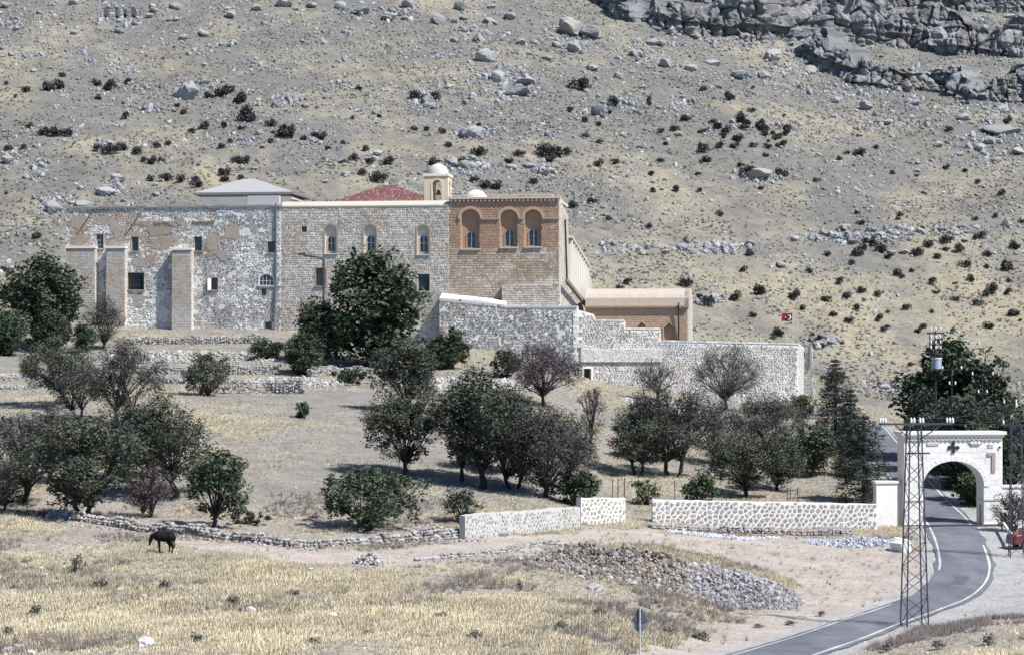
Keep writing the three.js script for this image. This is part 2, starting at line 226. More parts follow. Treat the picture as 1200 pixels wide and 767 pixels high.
// individual facing stones over an outline, as one geometry with its own colour for every stone
function facing(outline, holes, { sw = 0.45, sh = 0.3, gap = 0.05, proud = 0.05, jit = 0.3, seed = 1, col, skip = 0 }) {
  const R = rng(seed), pos = [], nor = [], cl = []; let u0 = 1e9, u1 = -1e9, v0 = 1e9, v1 = -1e9;
  for (const [u, v] of outline) { u0 = Math.min(u0, u); u1 = Math.max(u1, u); v0 = Math.min(v0, v); v1 = Math.max(v1, v); }
  const ok = (u, v) => { if (!inPoly(u, v, outline)) return false; for (const h of holes) if (inPoly(u, v, h)) return false; return true; };
  const quad = (a, b, c, d, n, k) => { for (const q of [a, b, c, a, c, d]) { pos.push(q[0], q[1], q[2]); nor.push(n[0], n[1], n[2]); cl.push(k[0], k[1], k[2]); } };
  let row = 0;
  for (let v = v0; v < v1 - 0.06; row++) {
    const h = Math.min(sh * (1 + jit * (R() - 0.5)), v1 - v);
    for (let u = u0 - sw * R() * 0.9; u < u1;) {
      let w = sw * (1 + jit * 1.6 * (R() - 0.5)), ua = u; u += w; if (skip && R() < skip) continue;
      let a = Math.max(ua, u0), b = Math.min(ua + w, u1); if (b - a < 0.1) continue;
      const ya = v + gap / 2, yb = v + h - gap / 2; let good = false;
      for (let t = 0; t < 2 && !good; t++) { const xa = a + gap / 2, xb = b - gap / 2; good = ok(xa, ya) && ok(xb, ya) && ok(xa, yb) && ok(xb, yb) && ok((xa + xb) / 2, (ya + yb) / 2); if (!good) { if (!ok(xa, ya) || !ok(xa, yb)) a = lerp(a, b, 0.5); else b = lerp(a, b, 0.5); } }
      if (!good) continue;
      const k = col((a + b) / 2, (ya + yb) / 2, R), f = proud * (0.55 + 0.9 * R()), e = Math.min(0.025, gap * 0.5), j = () => (R() - 0.5) * gap * 0.9;
      const xa = a + gap / 2, xb = b - gap / 2;
      const A = [xa + e + j(), ya + e + j() * .6, f + (R() - .5) * proud * .5], B = [xb - e + j(), ya + e + j() * .6, f + (R() - .5) * proud * .5], Cq = [xb - e + j(), yb - e + j() * .6, f + (R() - .5) * proud * .5], Dq = [xa + e + j(), yb - e + j() * .6, f + (R() - .5) * proud * .5];
      const a0 = [xa, ya, -0.02], b0 = [xb, ya, -0.02], c0 = [xb, yb, -0.02], d0 = [xa, yb, -0.02];
      quad(A, B, Cq, Dq, [0, 0, 1], k); quad(a0, b0, B, A, [0, -1, 0.2], k); quad(Dq, Cq, c0, d0, [0, 1, 0.2], k); quad(a0, A, Dq, d0, [-1, 0, 0.2], k); quad(B, b0, c0, Cq, [1, 0, 0.2], k);
    }
    v += h;
  }
  const g = new THREE.BufferGeometry(); g.setAttribute('position', new THREE.Float32BufferAttribute(pos, 3)); g.setAttribute('normal', new THREE.Float32BufferAttribute(nor, 3)); g.setAttribute('color', new THREE.Float32BufferAttribute(cl, 3)); return g;
}
// irregular rubble: every stone a cell of its own outline in a bed of mortar
function rubbleFacing(outline, holes, { cell = 0.42, gap = 0.09, proud = 0.07, seed = 1, col, skip }) {
  const R = rng(seed), pos = [], cl = []; const [u0, u1, v0, v1] = outline.reduce((b, q) => [Math.min(b[0], q[0]), Math.max(b[1], q[0]), Math.min(b[2], q[1]), Math.max(b[3], q[1])], [1e9, -1e9, 1e9, -1e9]);
  const cv = cell * 0.76, nx = Math.ceil((u1 - u0) / cell) + 3, ny = Math.ceil((v1 - v0) / cv) + 3, site = (i, j) => [u0 + (i - 1 + (j % 2 ? 0.5 : 0) + 0.75 * (hsh(i, j, seed) - .5)) * cell, v0 + (j - 1 + 0.7 * (hsh(i, j, seed + 1) - .5)) * cv];
  const ok = (u, v) => { if (!inPoly(u, v, outline)) return false; for (const h of holes) if (inPoly(u, v, h)) return false; return true; };
  for (let j = 0; j < ny; j++) for (let i = 0; i < nx; i++) { const q = site(i, j); if (!ok(q[0], q[1]) || (skip && skip(q[0], q[1], R))) continue; let poly = [[q[0] - cell, q[1] - cell], [q[0] + cell, q[1] - cell], [q[0] + cell, q[1] + cell], [q[0] - cell, q[1] + cell]];
    for (let b = -2; b <= 2; b++) for (let a = -2; a <= 2; a++) { if (!a && !b) continue; const n = site(i + a, j + b), dx = n[0] - q[0], dv = n[1] - q[1], d = Math.hypot(dx, dv) || 1, g = gap * (0.3 + 0.4 * hsh(i + j, a * 7 + b, seed)); poly = clipCell(poly, (q[0] + n[0]) / 2 - dx / d * g, (q[1] + n[1]) / 2 - dv / d * g, dx / d, dv / d); if (poly.length < 3) break; }
    if (poly.length < 3 || !poly.every(p => ok(p[0], p[1]))) continue; const k = col(q[0], q[1], R), f = proud * (0.4 + R()), tx = (R() - .5) * 0.25, ty = (R() - .5) * 0.25 + 0.08, n = poly.length; const F = poly.map(p => { const a = lerp(q[0], p[0], 0.86), b = lerp(q[1], p[1], 0.86); return [a, b, f + (a - q[0]) * tx + (b - q[1]) * -ty]; }), cz = [q[0], q[1], f + proud * 0.15], put = (...l) => { for (const p of l) { pos.push(p[0], p[1], p[2]); cl.push(k[0], k[1], k[2]); } };
    for (let a = 0; a < n; a++) { const b = (a + 1) % n, A = [poly[a][0], poly[a][1], -0.02], B = [poly[b][0], poly[b][1], -0.02]; put(cz, F[a], F[b]); put(A, B, F[b]); put(A, F[b], F[a]); } }
  const g = new THREE.BufferGeometry(); g.setAttribute('position', new THREE.Float32BufferAttribute(pos, 3)); g.setAttribute('color', new THREE.Float32BufferAttribute(cl, 3)); g.computeVertexNormals(); return g;
}
function clipCell(poly, mx, my, nx, ny) { const o = []; for (let i = 0; i < poly.length; i++) { const a = poly[i], b = poly[(i + 1) % poly.length], da = (a[0] - mx) * nx + (a[1] - my) * ny, db = (b[0] - mx) * nx + (b[1] - my) * ny; if (da <= 0) o.push(a); if ((da < 0 && db > 0) || (da > 0 && db < 0)) { const t = da / (da - db); o.push([lerp(a[0], b[0], t), lerp(a[1], b[1], t)]); } } return o; }
const stoneMat = VC(0.95), mortar = M(0.60, 0.575, 0.54, 1), plasterTex = grainTexture(512, 33, 0.7, 1.1, 500);
function wall(parent, name, fr, outline, holes, th, opt, backMat = mortar, n = 0) {
  const o = part(parent, name, slab(outline, holes, th, 0), backMat); place(parent, o, fr, n);
  if (opt) stuff(o, 'stone_facing', (opt.cell ? rubbleFacing : facing)(outline, holes, opt), stoneMat);
  return o;
}
const rect = (fr, x0, x1, y0, y1, n = 0) => { const a = fr.uv(x0, y1, n), b = fr.uv(x1, y0, n); return [[a[0], a[1]], [b[0], a[1]], [b[0], b[1]], [a[0], b[1]]]; };
function archPts(u0, u1, v0, v1, pointed = 0) { const w = (u1 - u0) / 2, c = (u0 + u1) / 2, rise = Math.min(w * (1 + pointed), v1 - v0 - 0.05), sp = v1 - rise, p = [[u0, v0], [u1, v0]]; for (let i = 0; i <= 12; i++) { const t = Math.PI * i / 12; p.push([c + w * Math.cos(t), sp + rise * Math.pow(Math.sin(t), pointed ? 0.8 : 1)]); } return p; }
const archPx = (fr, x0, x1, y0, y1, n = 0) => { const a = fr.uv(x0, y1, n), b = fr.uv(x1, y0, n); return archPts(a[0], b[0], a[1], b[1]); };
const box4 = o => { let u0 = 1e9, u1 = -1e9, v0 = 1e9, v1 = -1e9; for (const [u, v] of o) { u0 = Math.min(u0, u); u1 = Math.max(u1, u); v0 = Math.min(v0, v); v1 = Math.max(v1, v); } return [u0, u1, v0, v1]; };
const grow = (o, d) => { const [u0, u1, v0, v1] = box4(o), cu = (u0 + u1) / 2, cv = (v0 + v1) / 2, fu = (u1 - u0 + 2 * d) / (u1 - u0), fv = (v1 - v0 + 2 * d) / (v1 - v0); return o.map(q => [cu + (q[0] - cu) * fu, cv + (q[1] - cv) * fv]); };
const glass = M(0.02, 0.025, 0.035, 0.15), darkWood = M(0.06, 0.045, 0.035, 0.7), whitePaint = M(0.7, 0.7, 0.7, 0.6), trim = M(0.48, 0.42, 0.35, 0.9), brownTrim = M(0.36, 0.27, 0.2, 0.9), iron = M(0.035, 0.035, 0.042, 0.55, { metalness: 0.4 });
// a window in the hole `o` of a wall: dressed surround, recessed pane, bars, sill
function windowIn(host, o, { depth = 0.3, surround = 0.14, sm = trim, bars = [1, 1], barMat = darkWood, pane = glass, sill = true, name = 'window', proud = 0.07 } = {}) {
  const [u0, u1, v0, v1] = box4(o);
  const w = part(host, name, slab(grow(o, surround), [o], 0.3, proud), sm);
  part(w, 'pane', slab(grow(o, 0.02), [], 0.04, -depth), pane);
  const fw = 0.06; part(w, 'frame', slab(grow(o, 0.01), [grow(o, -fw)], 0.06, -depth + 0.08), barMat);
  for (let i = 1; i <= bars[0]; i++) part(w, 'glazing_bar', box(0.05, v1 - v0 - 0.05, 0.05, lerp(u0, u1, i / (bars[0] + 1)), (v0 + v1) / 2, -depth + 0.06), barMat);
  for (let i = 1; i <= bars[1]; i++) part(w, 'glazing_bar', box(u1 - u0 - 0.05, 0.045, 0.045, (u0 + u1) / 2, lerp(v0, v1, i / (bars[1] + 1) - 0.1), -depth + 0.055), barMat);
  if (sill) part(w, 'sill', box(u1 - u0 + 0.4, 0.14, 0.34, (u0 + u1) / 2, v0 - 0.07, proud), sm);
  return w;
}
// ---------------------------------------------------------------- the monastery
const mCorner = P(655, 385, 318);
const fF = frame(mCorner, -MON_A), fR = frame(mCorner, -MON_A + Math.PI / 2);
const monastery = thing('monastery', 'long two storey stone monastery with buttresses, arched niches and bell turret on the slope', 'monastery', mCorner);
const cGrey = [0.34, 0.32, 0.295], cWhite = [0.53, 0.50, 0.46], cTan = [0.41, 0.335, 0.255], cOchre = [0.34, 0.25, 0.175], cRed = [0.33, 0.205, 0.14], cDark = [0.20, 0.18, 0.165];
const vary = (c, R, a = 0.3) => { const k = 1 + a * (R() - 0.5) * 2; return c.map(q => clamp(q * k, 0, 0.9)); };
const uOf = (px, py) => fF.uv(px, py)[0], vOf = (px, py) => fF.uv(px, py)[1];
const vBand = vOf(590, 291), vMid = vOf(450, 300);
function facadeCol(u, v, R) {
  const n = fbm2(u / 7, v / 4.5, 4, 201), m = fbm2(u / 2.6, v / 2.2, 3, 207);
  const uA = uOf(330, 320), uB = uOf(528, 320); let c;
  if (u < uA) { // left wing: grey limestone with brown rendered patches and pale repairs
    c = mixc(cGrey, cWhite, clamp(0.35 + 1.5 * m));
    const br = 0.5 + 1.5 * n + (v > 10.5 ? 0.1 : -0.55) + (u > uOf(255, 300) ? -0.75 : 0.1);
    if (br > 0.62) c = mixc(c, cOchre, clamp((br - 0.55) * 3));
    if (m < -0.2) c = mixc(c, cDark, 0.6); const lw = fbm2(u / 3.1 + 9, v / 1.7, 3, 219); if (lw > 0.2) c = mixc(c, [0.68, 0.67, 0.65], 0.75); if (R() < 0.14) c = mixc(c, cDark, 0.6);
  } else if (u < uB) { // middle: small squared stones, pale joints
    c = mixc(cTan, cWhite, clamp(0.42 + 1.1 * m + 0.5 * n));
    if (R() < 0.22) c = mixc(c, cDark, 0.4);
  } else { // right block
    c = v > vBand ? cRed : mixc(mixc(cTan, cOchre, 0.45), cWhite, clamp(0.12 + 1.4 * m));
    if (v < vBand && R() < 0.2) c = mixc(c, cDark, 0.35);
  }
  return vary(c, R, v > vBand && u > uB ? 0.08 : 0.24);
}
{
  // left wing and middle
  const leftOut = fF.pts([[77, 397], [77, 243], [330, 241], [330, 400]]);
  const RW_ = [ // rectangular windows of the left wing: x0,x1,y0,y1, bars, surround stone
    [112.5, 121, 274, 291, [1, 2], true], [154, 162, 277.5, 294], [227.5, 236.5, 277.5, 294], [149.5, 168.5, 319.5, 339.5, [2, 2]], [242, 255, 325.5, 339.5], [313.5, 322, 283, 296], [306.5, 312, 338.5, 346], [310.5, 317.5, 377, 385]];
  const hl = RW_.map(r => rect(fF, r[0], r[1], r[2], r[3]));
  const fan = archPx(fF, 303.5, 320.5, 321, 334.5); hl.push(fan);
  const L = wall(monastery, 'left_wing_wall', fF, leftOut, hl, 1.2, { cell: 0.44, gap: 0.085, proud: 0.07, seed: 11, col: facadeCol, skip: (u, v, R) => fbm2(u / 1.3, v / 0.9, 3, 271) > 0.36 || R() < 0.04 });
  RW_.forEach((r, i) => windowIn(L, hl[i], { bars: r[4] || [0, 1], barMat: r[5] ? whitePaint : darkWood, surround: r[5] ? 0.16 : 0.1, sm: r[5] ? trim : brownTrim, sill: i < 6 }));
  windowIn(L, fan, { bars: [3, 1], barMat: whitePaint, surround: 0.2, sm: M(0.55, 0.54, 0.52, 0.9), depth: 0.15 });
  { const s = part(L, 'shutter', box(0.55, 1.75, 0.06, 0, 0, 0, 0.5), whitePaint, 'white open shutter'); const q = fF.uv(245.5, 333); s.position.set(q[0], q[1], 0.25); }
  { const q = fF.uv(225, 261), q2 = fF.uv(251, 261); part(L, 'vent_ledge', box(q2[0] - q[0], 0.3, 0.16, (q[0] + q2[0]) / 2, q[1], 0.1), M(0.16, 0.13, 0.11, 1), 'dark weathered stone ledge'); }
  // brown render still clinging to the wall
  const rm = [[0.37, 0.305, 0.245], [0.39, 0.33, 0.27], [0.34, 0.275, 0.215]].map(c => { const t = plasterTex.clone(); t.repeat.set(0.22, 0.22); t.needsUpdate = true; return M(...c, 1, { map: t }); });
  [[95, 262, 15, 11], [137, 266, 11, 14], [186, 268, 19, 9], [192, 284, 22, 8], [138, 306, 8, 8], [176, 306, 10, 9], [250, 284, 11, 13], [271, 272, 10, 10], [212, 262, 9, 9], [133, 285, 9, 5], [163, 306, 9, 8], [92, 281, 13, 7], [262, 300, 10, 7], [163, 352, 9, 8], [190, 262, 30, 4], [120, 258, 14, 6]].forEach(([x, y, rx, ry], k) => { const c = fF.uv(x, y), o = []; for (let i = 0; i < 26; i++) { const a = i / 26 * Math.PI * 2, q = 0.8 + 0.55 * fbm2(Math.cos(a) * 1.6 + k * 5, Math.sin(a) * 1.6, 3, 281); o.push([c[0] + Math.cos(a) * rx * q * 0.125, c[1] + Math.sin(a) * ry * q * 0.125]); } part(L, 'render_patch', slab(o, [], 0.14, 0.085 + 0.006 * (k % 3)), rm[k % 3], 'patch of brown render'); });
  // roof edge slabs of the left wing
  const [ul] = fF.uv(76, 243), [ur] = fF.uv(331, 243), vt = vOf(200, 242.5); const R = rng(5);
  const slabMats = [M(0.30, 0.29, 0.28, 1), M(0.37, 0.36, 0.34, 1), M(0.24, 0.235, 0.23, 1)];
  for (let u = ul; u < ur - 0.4;) { const w = Math.min(1.1 + R() * 0.9, ur - u); const o = part(L, 'coping_slab', box(w - 0.06, 0.2 + 0.06 * R(), 1.7, u + w / 2, vt + 0.1 + 0.05 * R(), -0.55, 0, 0.01 * (R() - .5)), slabMats[Math.floor(R() * 3)]); u += w; }
  part(L, 'flat_roof', box(ur - ul, 0.4, 15, (ul + ur) / 2, vt - 0.35, -8.6), M(0.45, 0.43, 0.39, 1));
  part(L, 'end_wall', box(1.0, vt + 0.4, 15, ul + 0.5, vt / 2 - 0.4, -8.7), M(0.40, 0.37, 0.33, 1));
  for (const [x, y] of [[109, 247], [166, 248]]) { const q = fF.uv(x, y); part(L, 'roof_spout', bar([q[0], q[1], -0.2], [q[0] - 0.35, q[1] - 0.5, 1.1], 0.16), darkWood); }
  // middle range
  const midOut = fF.pts([[330, 400], [330, 240.5], [526, 240.5], [526, 420]]);
  const niches = [[380.5, 394.5, 263, 297, 383.5, 391.5, 277, 294], [426.5, 441, 263, 297, 429.5, 438.5, 276, 294], [489, 503, 263.5, 298, 491.5, 500.5, 276, 295]];
  const hn = niches.map(q => archPx(fF, q[0], q[1], q[2], q[3])), hm = hn.slice();
  const sq = rect(fF, 353.5, 359.5, 265, 272), door1 = rect(fF, 370, 381.5, 314, 335), door2 = rect(fF, 490, 503.5, 321, 341); hm.push(sq, door1, door2);
  const Mw = wall(monastery, 'middle_wall', fF, midOut, hm, 1.2, { sw: 0.46, sh: 0.33, gap: 0.1, proud: 0.06, jit: 0.7, seed: 12, col: facadeCol }, M(0.62, 0.58, 0.52, 1));
  niches.forEach((q, i) => {
    const [u0, u1, v0, v1] = box4(hn[i]);
    const wn = archPx(fF, q[4], q[5], q[6], q[7]);
    const nb = part(Mw, 'niche', slab(grow(hn[i], 0.02), [wn], 0.5, -0.42), M(0.58, 0.53, 0.47, 1));
    part(Mw, 'niche_surround', slab(grow(hn[i], 0.22), [hn[i]], 0.3, 0.09), brownTrim);
    const w = part(Mw, 'window', slab(grow(wn, 0.1), [wn], 0.1, -0.36), trim); part(w, 'pane', slab(wn, [], 0.04, -0.62), glass);
    const bx = box4(wn); part(w, 'glazing_bar', box(0.08, bx[3] - bx[2], 0.06, (bx[0] + bx[1]) / 2, (bx[2] + bx[3]) / 2, -0.55), whitePaint); part(w, 'glazing_bar', box(bx[1] - bx[0], 0.06, 0.05, (bx[0] + bx[1]) / 2, lerp(bx[2], bx[3], 0.55), -0.55), whitePaint);
    part(w, 'sill', box(u1 - u0 + 0.3, 0.16, 0.3, (u0 + u1) / 2, v0 - 0.08, 0.1), trim);
  });
  windowIn(Mw, sq, { bars: [0, 0], sill: false }); windowIn(Mw, door1, { bars: [1, 2], surround: 0.18, sm: brownTrim, depth: 0.25 }); windowIn(Mw, door2, { bars: [1, 1], surround: 0.22, depth: 0.4 });
  { const [a] = fF.uv(329, 243), [b] = fF.uv(526, 243), v = vOf(420, 241); 
    // simple sloped coping as a prism
    const pr = new THREE.BufferGeometry(); const A = [[a, v - 0.12, 0.15], [b, v - 0.12, 0.15], [b, v + 0.02, 0.15], [a, v + 0.02, 0.15], [a, v + 0.75, -1.3], [b, v + 0.75, -1.3], [a, v - 0.12, -1.3], [b, v - 0.12, -1.3]]; const f = [[0, 1, 2, 3], [3, 2, 5, 4], [4, 5, 7, 6], [6, 7, 1, 0], [0, 3, 4, 6], [1, 7, 5, 2]]; const pp = []; for (const q of f) for (const k of [0, 1, 2, 0, 2, 3]) pp.push(...A[q[k]]); pr.setAttribute('position', new THREE.Float32BufferAttribute(pp, 3)); pr.computeVertexNormals();
    part(Mw, 'sloped_coping', pr, M(0.44, 0.40, 0.345, 1), 'pale rendered coping'); part(Mw, 'flat_roof', box(b - a, 0.4, 14, (a + b) / 2, v - 0.3, -8), M(0.5, 0.47, 0.42, 1)); }
  // drainpipe
  { const q0 = fF.uv(323.5, 238), q1 = fF.uv(323.5, 335), q2 = fF.uv(321, 387); part(monastery, 'drainpipe', pipe([[q0[0], q0[1], 0.22], [q1[0], q1[1], 0.22], [q2[0], q2[1], 0.28]], 0.13), M(0.13, 0.13, 0.14, 0.6)); place(monastery, monastery.children.at(-1), fF); }
  // buttresses
  const butt = (x0, x1, yTop, p, seed) => {
    const f2 = fF.off(0, 0, p), o = f2.pts([[x0, 392], [x0, yTop], [x1, yTop], [x1, 392]]), c = (u, v, R) => { const m = fbm2(u / 1.6 + seed, v / 2.4, 3, 231); let k = mixc(mixc(cGrey, cOchre, clamp(0.3 + 1.4 * m)), cWhite, v < 3.2 ? 0.5 : 0.22); return vary(k, R, 0.14); };
    const b = wall(monastery, 'buttress', f2, o, [], p + 0.1, { sw: 0.6, sh: 0.36, gap: 0.04, proud: 0.025, jit: 0.4, seed, col: c }, M(0.5, 0.44, 0.37, 1));
    const [u0, u1, , v1] = box4(o); part(b, 'buttress_cap', box(u1 - u0 + 0.16, 0.3, p + 0.2, (u0 + u1) / 2, v1 + 0.15, -p / 2 + 0.08), M(0.68, 0.65, 0.6, 1));
    const sf = facing([[0.05, box4(o)[2]], [p, box4(o)[2]], [p, v1 - 0.05], [0.05, v1 - 0.05]], [], { sw: 0.6, sh: 0.36, gap: 0.05, proud: 0.02, jit: 0.4, seed: seed + 1, col: (u, v, R) => vary(cWhite, R, 0.15) }); sf.rotateY(Math.PI / 2); sf.translate(u1, 0, 0); stuff(b, 'side_facing', sf, stoneMat);  // right side only, in whiter stone: the sunlit face put into the colour
  };
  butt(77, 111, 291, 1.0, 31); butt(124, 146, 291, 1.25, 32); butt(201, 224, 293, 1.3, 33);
  // right block: three great niches
  const rb = fF.pts([[526, 420], [526, 236], [655, 232.5], [655, 420]]);
  rb[1][1] = rb[2][1] = vOf(655, 232.5);
  const big = [[540.5, 562, 243.5, 291.5, 546.5, 557, 271.5, 290], [586.5, 606.5, 244, 289.5, 591.5, 602, 269, 288], [615, 634.5, 244, 289, 619.5, 630.5, 268, 287.5]];
  const hb = big.map(q => archPx(fF, q[0], q[1], q[2] + 2, q[3]));
  const Bw = wall(monastery, 'right_block_wall', fF, rb, hb, 1.3, { sw: 0.52, sh: 0.34, gap: 0.055, proud: 0.035, jit: 0.6, seed: 13, col: facadeCol }, M(0.40, 0.29, 0.215, 1));
  big.forEach((q, i) => {
    const wn = archPx(fF, q[4], q[5], q[6], q[7]), [u0, u1, v0, v1] = box4(hb[i]);
    part(Bw, 'niche', slab(grow(hb[i], 0.02), [wn], 0.4, -0.55), M(0.37, 0.23, 0.155, 1));
    const outer = grow(hb[i], 0.5).map(q2 => [q2[0], Math.max(q2[1], v0 + (v1 - v0) * 0.66)]), inner = grow(hb[i], 0.14).map(q2 => [q2[0], Math.max(q2[1], v0 + (v1 - v0) * 0.66 - 0.01)]);
    const c0 = (u0 + u1) / 2, w = (u1 - u0) / 2, sp = v1 - w; const hoodRing = [], ri = w + 0.1, ro = w + 0.5; for (let k = 0; k <= 14; k++) { const t = Math.PI * k / 14; hoodRing.push([c0 + ro * Math.cos(t), sp + ro * Math.sin(t)]); } for (let k = 14; k >= 0; k--) { const t = Math.PI * k / 14; hoodRing.push([c0 + ri * Math.cos(t), sp + ri * Math.sin(t)]); }
    part(Bw, 'hood_moulding', slab(hoodRing, [], 0.5, 0.22), M(0.40, 0.29, 0.21, 1));
    const wd = part(Bw, 'window', slab(grow(wn, 0.12), [wn], 0.12, -0.48), brownTrim); part(wd, 'pane', slab(wn, [], 0.04, -0.8), glass);
    const bx = box4(wn); part(wd, 'glazing_bar', box(0.12, bx[3] - bx[2], 0.06, (bx[0] + bx[1]) / 2, (bx[2] + bx[3]) / 2, -0.7), whitePaint); for (const s of [-1, 1]) part(wd, 'glazing_bar', box(0.05, bx[3] - bx[2], 0.06, (bx[0] + bx[1]) / 2 + s * (bx[1] - bx[0]) * 0.42, (bx[2] + bx[3]) / 2, -0.7), M(0.25, 0.3, 0.38, 0.6)); part(wd, 'glazing_bar', box(bx[1] - bx[0], 0.06, 0.05, (bx[0] + bx[1]) / 2, lerp(bx[2], bx[3], 0.6), -0.7), M(0.25, 0.3, 0.38, 0.6));
    part(wd, 'sill', box(u1 - u0 + 0.2, 0.2, 0.4, c0, v0 - 0.08, 0.06), trim);
  });
  const vs = vOf(600, 256), segs = [[538, 539.5], [564, 585], [608, 613.5], [636.5, 655.5]]; for (const [a, b] of segs) { const ua = uOf(a, 256), ub = uOf(b, 256); part(Bw, 'string_course', box(ub - ua, 0.26, 0.5, (ua + ub) / 2, vs, 0.0), M(0.36, 0.26, 0.19, 1)); }
  // cornice with dentils
  const ua = uOf(525, 235), ub = 0.25, vc = vOf(655, 232.5); part(Bw, 'cornice', box(ub - ua, 0.32, 1.2, (ua + ub) / 2, vc + 0.16, -0.2), M(0.5, 0.42, 0.34, 1));
  for (let u = ua + 0.5; u < ub - 0.2; u += 0.62) part(Bw, 'dentil', box(0.26, 0.34, 0.4, u, vc - 0.17, 0.14), M(0.42, 0.32, 0.25, 1));
  part(Bw, 'parapet_rail', box(ub - ua - 1, 0.14, 0.14, (ua + ub) / 2, vc + 0.62, -0.6), trim);
  part(Bw, 'flat_roof', box(ub - ua - 0.6, 0.4, 13, (ua + ub) / 2, vc - 0.1, -7.8), M(0.5, 0.45, 0.4, 1));
  // plinth at the foot of the right block
  const f3 = fF.off(0, 0, 0.8), po = f3.pts([[588, 372], [588, 334], [655.5, 330.5], [657, 372]]); wall(monastery, 'plinth', f3, po, [], 0.9, { sw: 0.5, sh: 0.32, gap: 0.075, proud: 0.05, seed: 17, col: (u, v, R) => vary(mixc(cTan, cWhite, 0.25 + 0.5 * R()), R, 0.25) }, M(0.5, 0.45, 0.38, 1));
  // right flank, running back from the corner
  const ro = fR.pts([[655, 375], [656, 232.5], [666, 254], [666, 278], [688, 314], [694, 333], [695, 380]]); ro[0][0] = ro[1][0] = 0.0; ro[1][1] = vc; ro[0][1] = -5; ro[6][1] = -5;
  const cFl = (u, v, R) => vary(mixc(cTan, cWhite, 0.55 + 0.4 * fbm2(u / 3, v / 3, 3, 251)), R, 0.15);
  const Fl = wall(monastery, 'flank_wall', fR, ro, [], 1.3, { sw: 0.6, sh: 0.36, gap: 0.05, proud: 0.04, seed: 18, col: cFl }, M(0.6, 0.54, 0.46, 1));
  const uu = [...Array(9)].map((_, i) => lerp(15.5, 43, i / 8)); for (const u of uu) { const top = lerp(ro[3][1], ro[4][1], clamp((u - ro[3][0]) / (ro[4][0] - ro[3][0]))); part(Fl, 'pilaster', box(0.7, top - 5.6, 0.5, u, 5.4 + (top - 5.6) / 2, 0.3), M(0.70, 0.66, 0.6, 1)); }
  part(Fl, 'flank_coping', bar([ro[3][0], ro[3][1] + 0.1, 0], [ro[4][0], ro[4][1] + 0.1, 0], 0.35, 1.3), M(0.5, 0.45, 0.39, 1));
  part(Fl, 'stair_rail', bar([2, 7.0, 0.9], [40, 3.6, 0.9], 0.5, 0.5), M(0.2, 0.18, 0.16, 1), 'dark stair rail'); part(Fl, 'downpipe', pipe([[6, 16, 0.3], [8, 10, 0.3], [8.6, 6.5, 0.35]], 0.14), iron);
  part(Fl, 'roof_rail', bar([0.3, ro[1][1] + 0.9, -0.3], [ro[2][0], ro[2][1] + 0.9, -0.3], 0.1), M(0.45, 0.43, 0.4, 0.8)); for (let i = 0; i < 7; i++) part(Fl, 'rail_post', box(0.09, 0.95, 0.09, lerp(0.4, ro[2][0], i / 6), lerp(ro[1][1], ro[2][1], i / 6) + 0.45, -0.3), M(0.45, 0.43, 0.4, 0.8));
}
{ // hipped lead-grey roof over the left wing
  const n = -13, q = (x, y) => fF.uv(x, y, n), a = q(230, 226), b = q(343, 226), ap = fF.uv(292, 209.5, n - 5.75), lo = q(232, 241);
  const o = part(monastery, 'hall_drum', box(b[0] - a[0] - 1.4, a[1] - lo[1] + 1.5, 9, (a[0] + b[0]) / 2, (a[1] + lo[1]) / 2 - 0.7, -4.8), M(0.55, 0.53, 0.5, 1)); place(monastery, o, fF, n);
  const roofG = new THREE.BufferGeometry(), cx = ap[0], w0 = a[0] - 0.2, w1 = b[0] + 0.2, d = 11.5, e = a[1], t = ap[1]; const v = [[w0, e, 0.6], [w1, e, 0.6], [w1, e, -d], [w0, e, -d], [cx - 0.9, t, -d / 2], [cx + 0.9, t, -d / 2]]; const f = [[0, 1, 5], [0, 5, 4], [1, 2, 5], [2, 3, 4], [2, 4, 5], [3, 0, 4], [0, 3, 2], [0, 2, 1]]; roofG.setAttribute('position', new THREE.Float32BufferAttribute(f.flat().flatMap(i => v[i]), 3)); roofG.computeVertexNormals();
  part(o, 'hipped_roof', roofG, M(0.30, 0.30, 0.31, 0.9)); part(o, 'eaves', box(w1 - w0 + 0.2, 0.35, d + 0.9, (w0 + w1) / 2, e - 0.19, -d / 2 + 0.3), M(0.16, 0.15, 0.15, 0.9));
  part(o, 'eaves_moulding', box(w1 - w0 - 0.5, 0.3, d + 0.2, (w0 + w1) / 2, e - 0.85, -d / 2 + 0.4), M(0.6, 0.58, 0.55, 1)); for (const x of [250, 287, 320]) part(o, 'roof_rib', box(0.22, 1.1, 0.2, q(x, 230)[0], e - 0.9, 0.1), M(0.55, 0.53, 0.5, 1));
  const pl = rect(fF, 289, 326, 236, 252.5), pw = part(monastery, 'roof_parapet', slab(pl, [], 1.0, -0.6), M(0.42, 0.42, 0.42, 1)); place(monastery, pw, fF, 0.15); pw.position.y += 0.9;
}
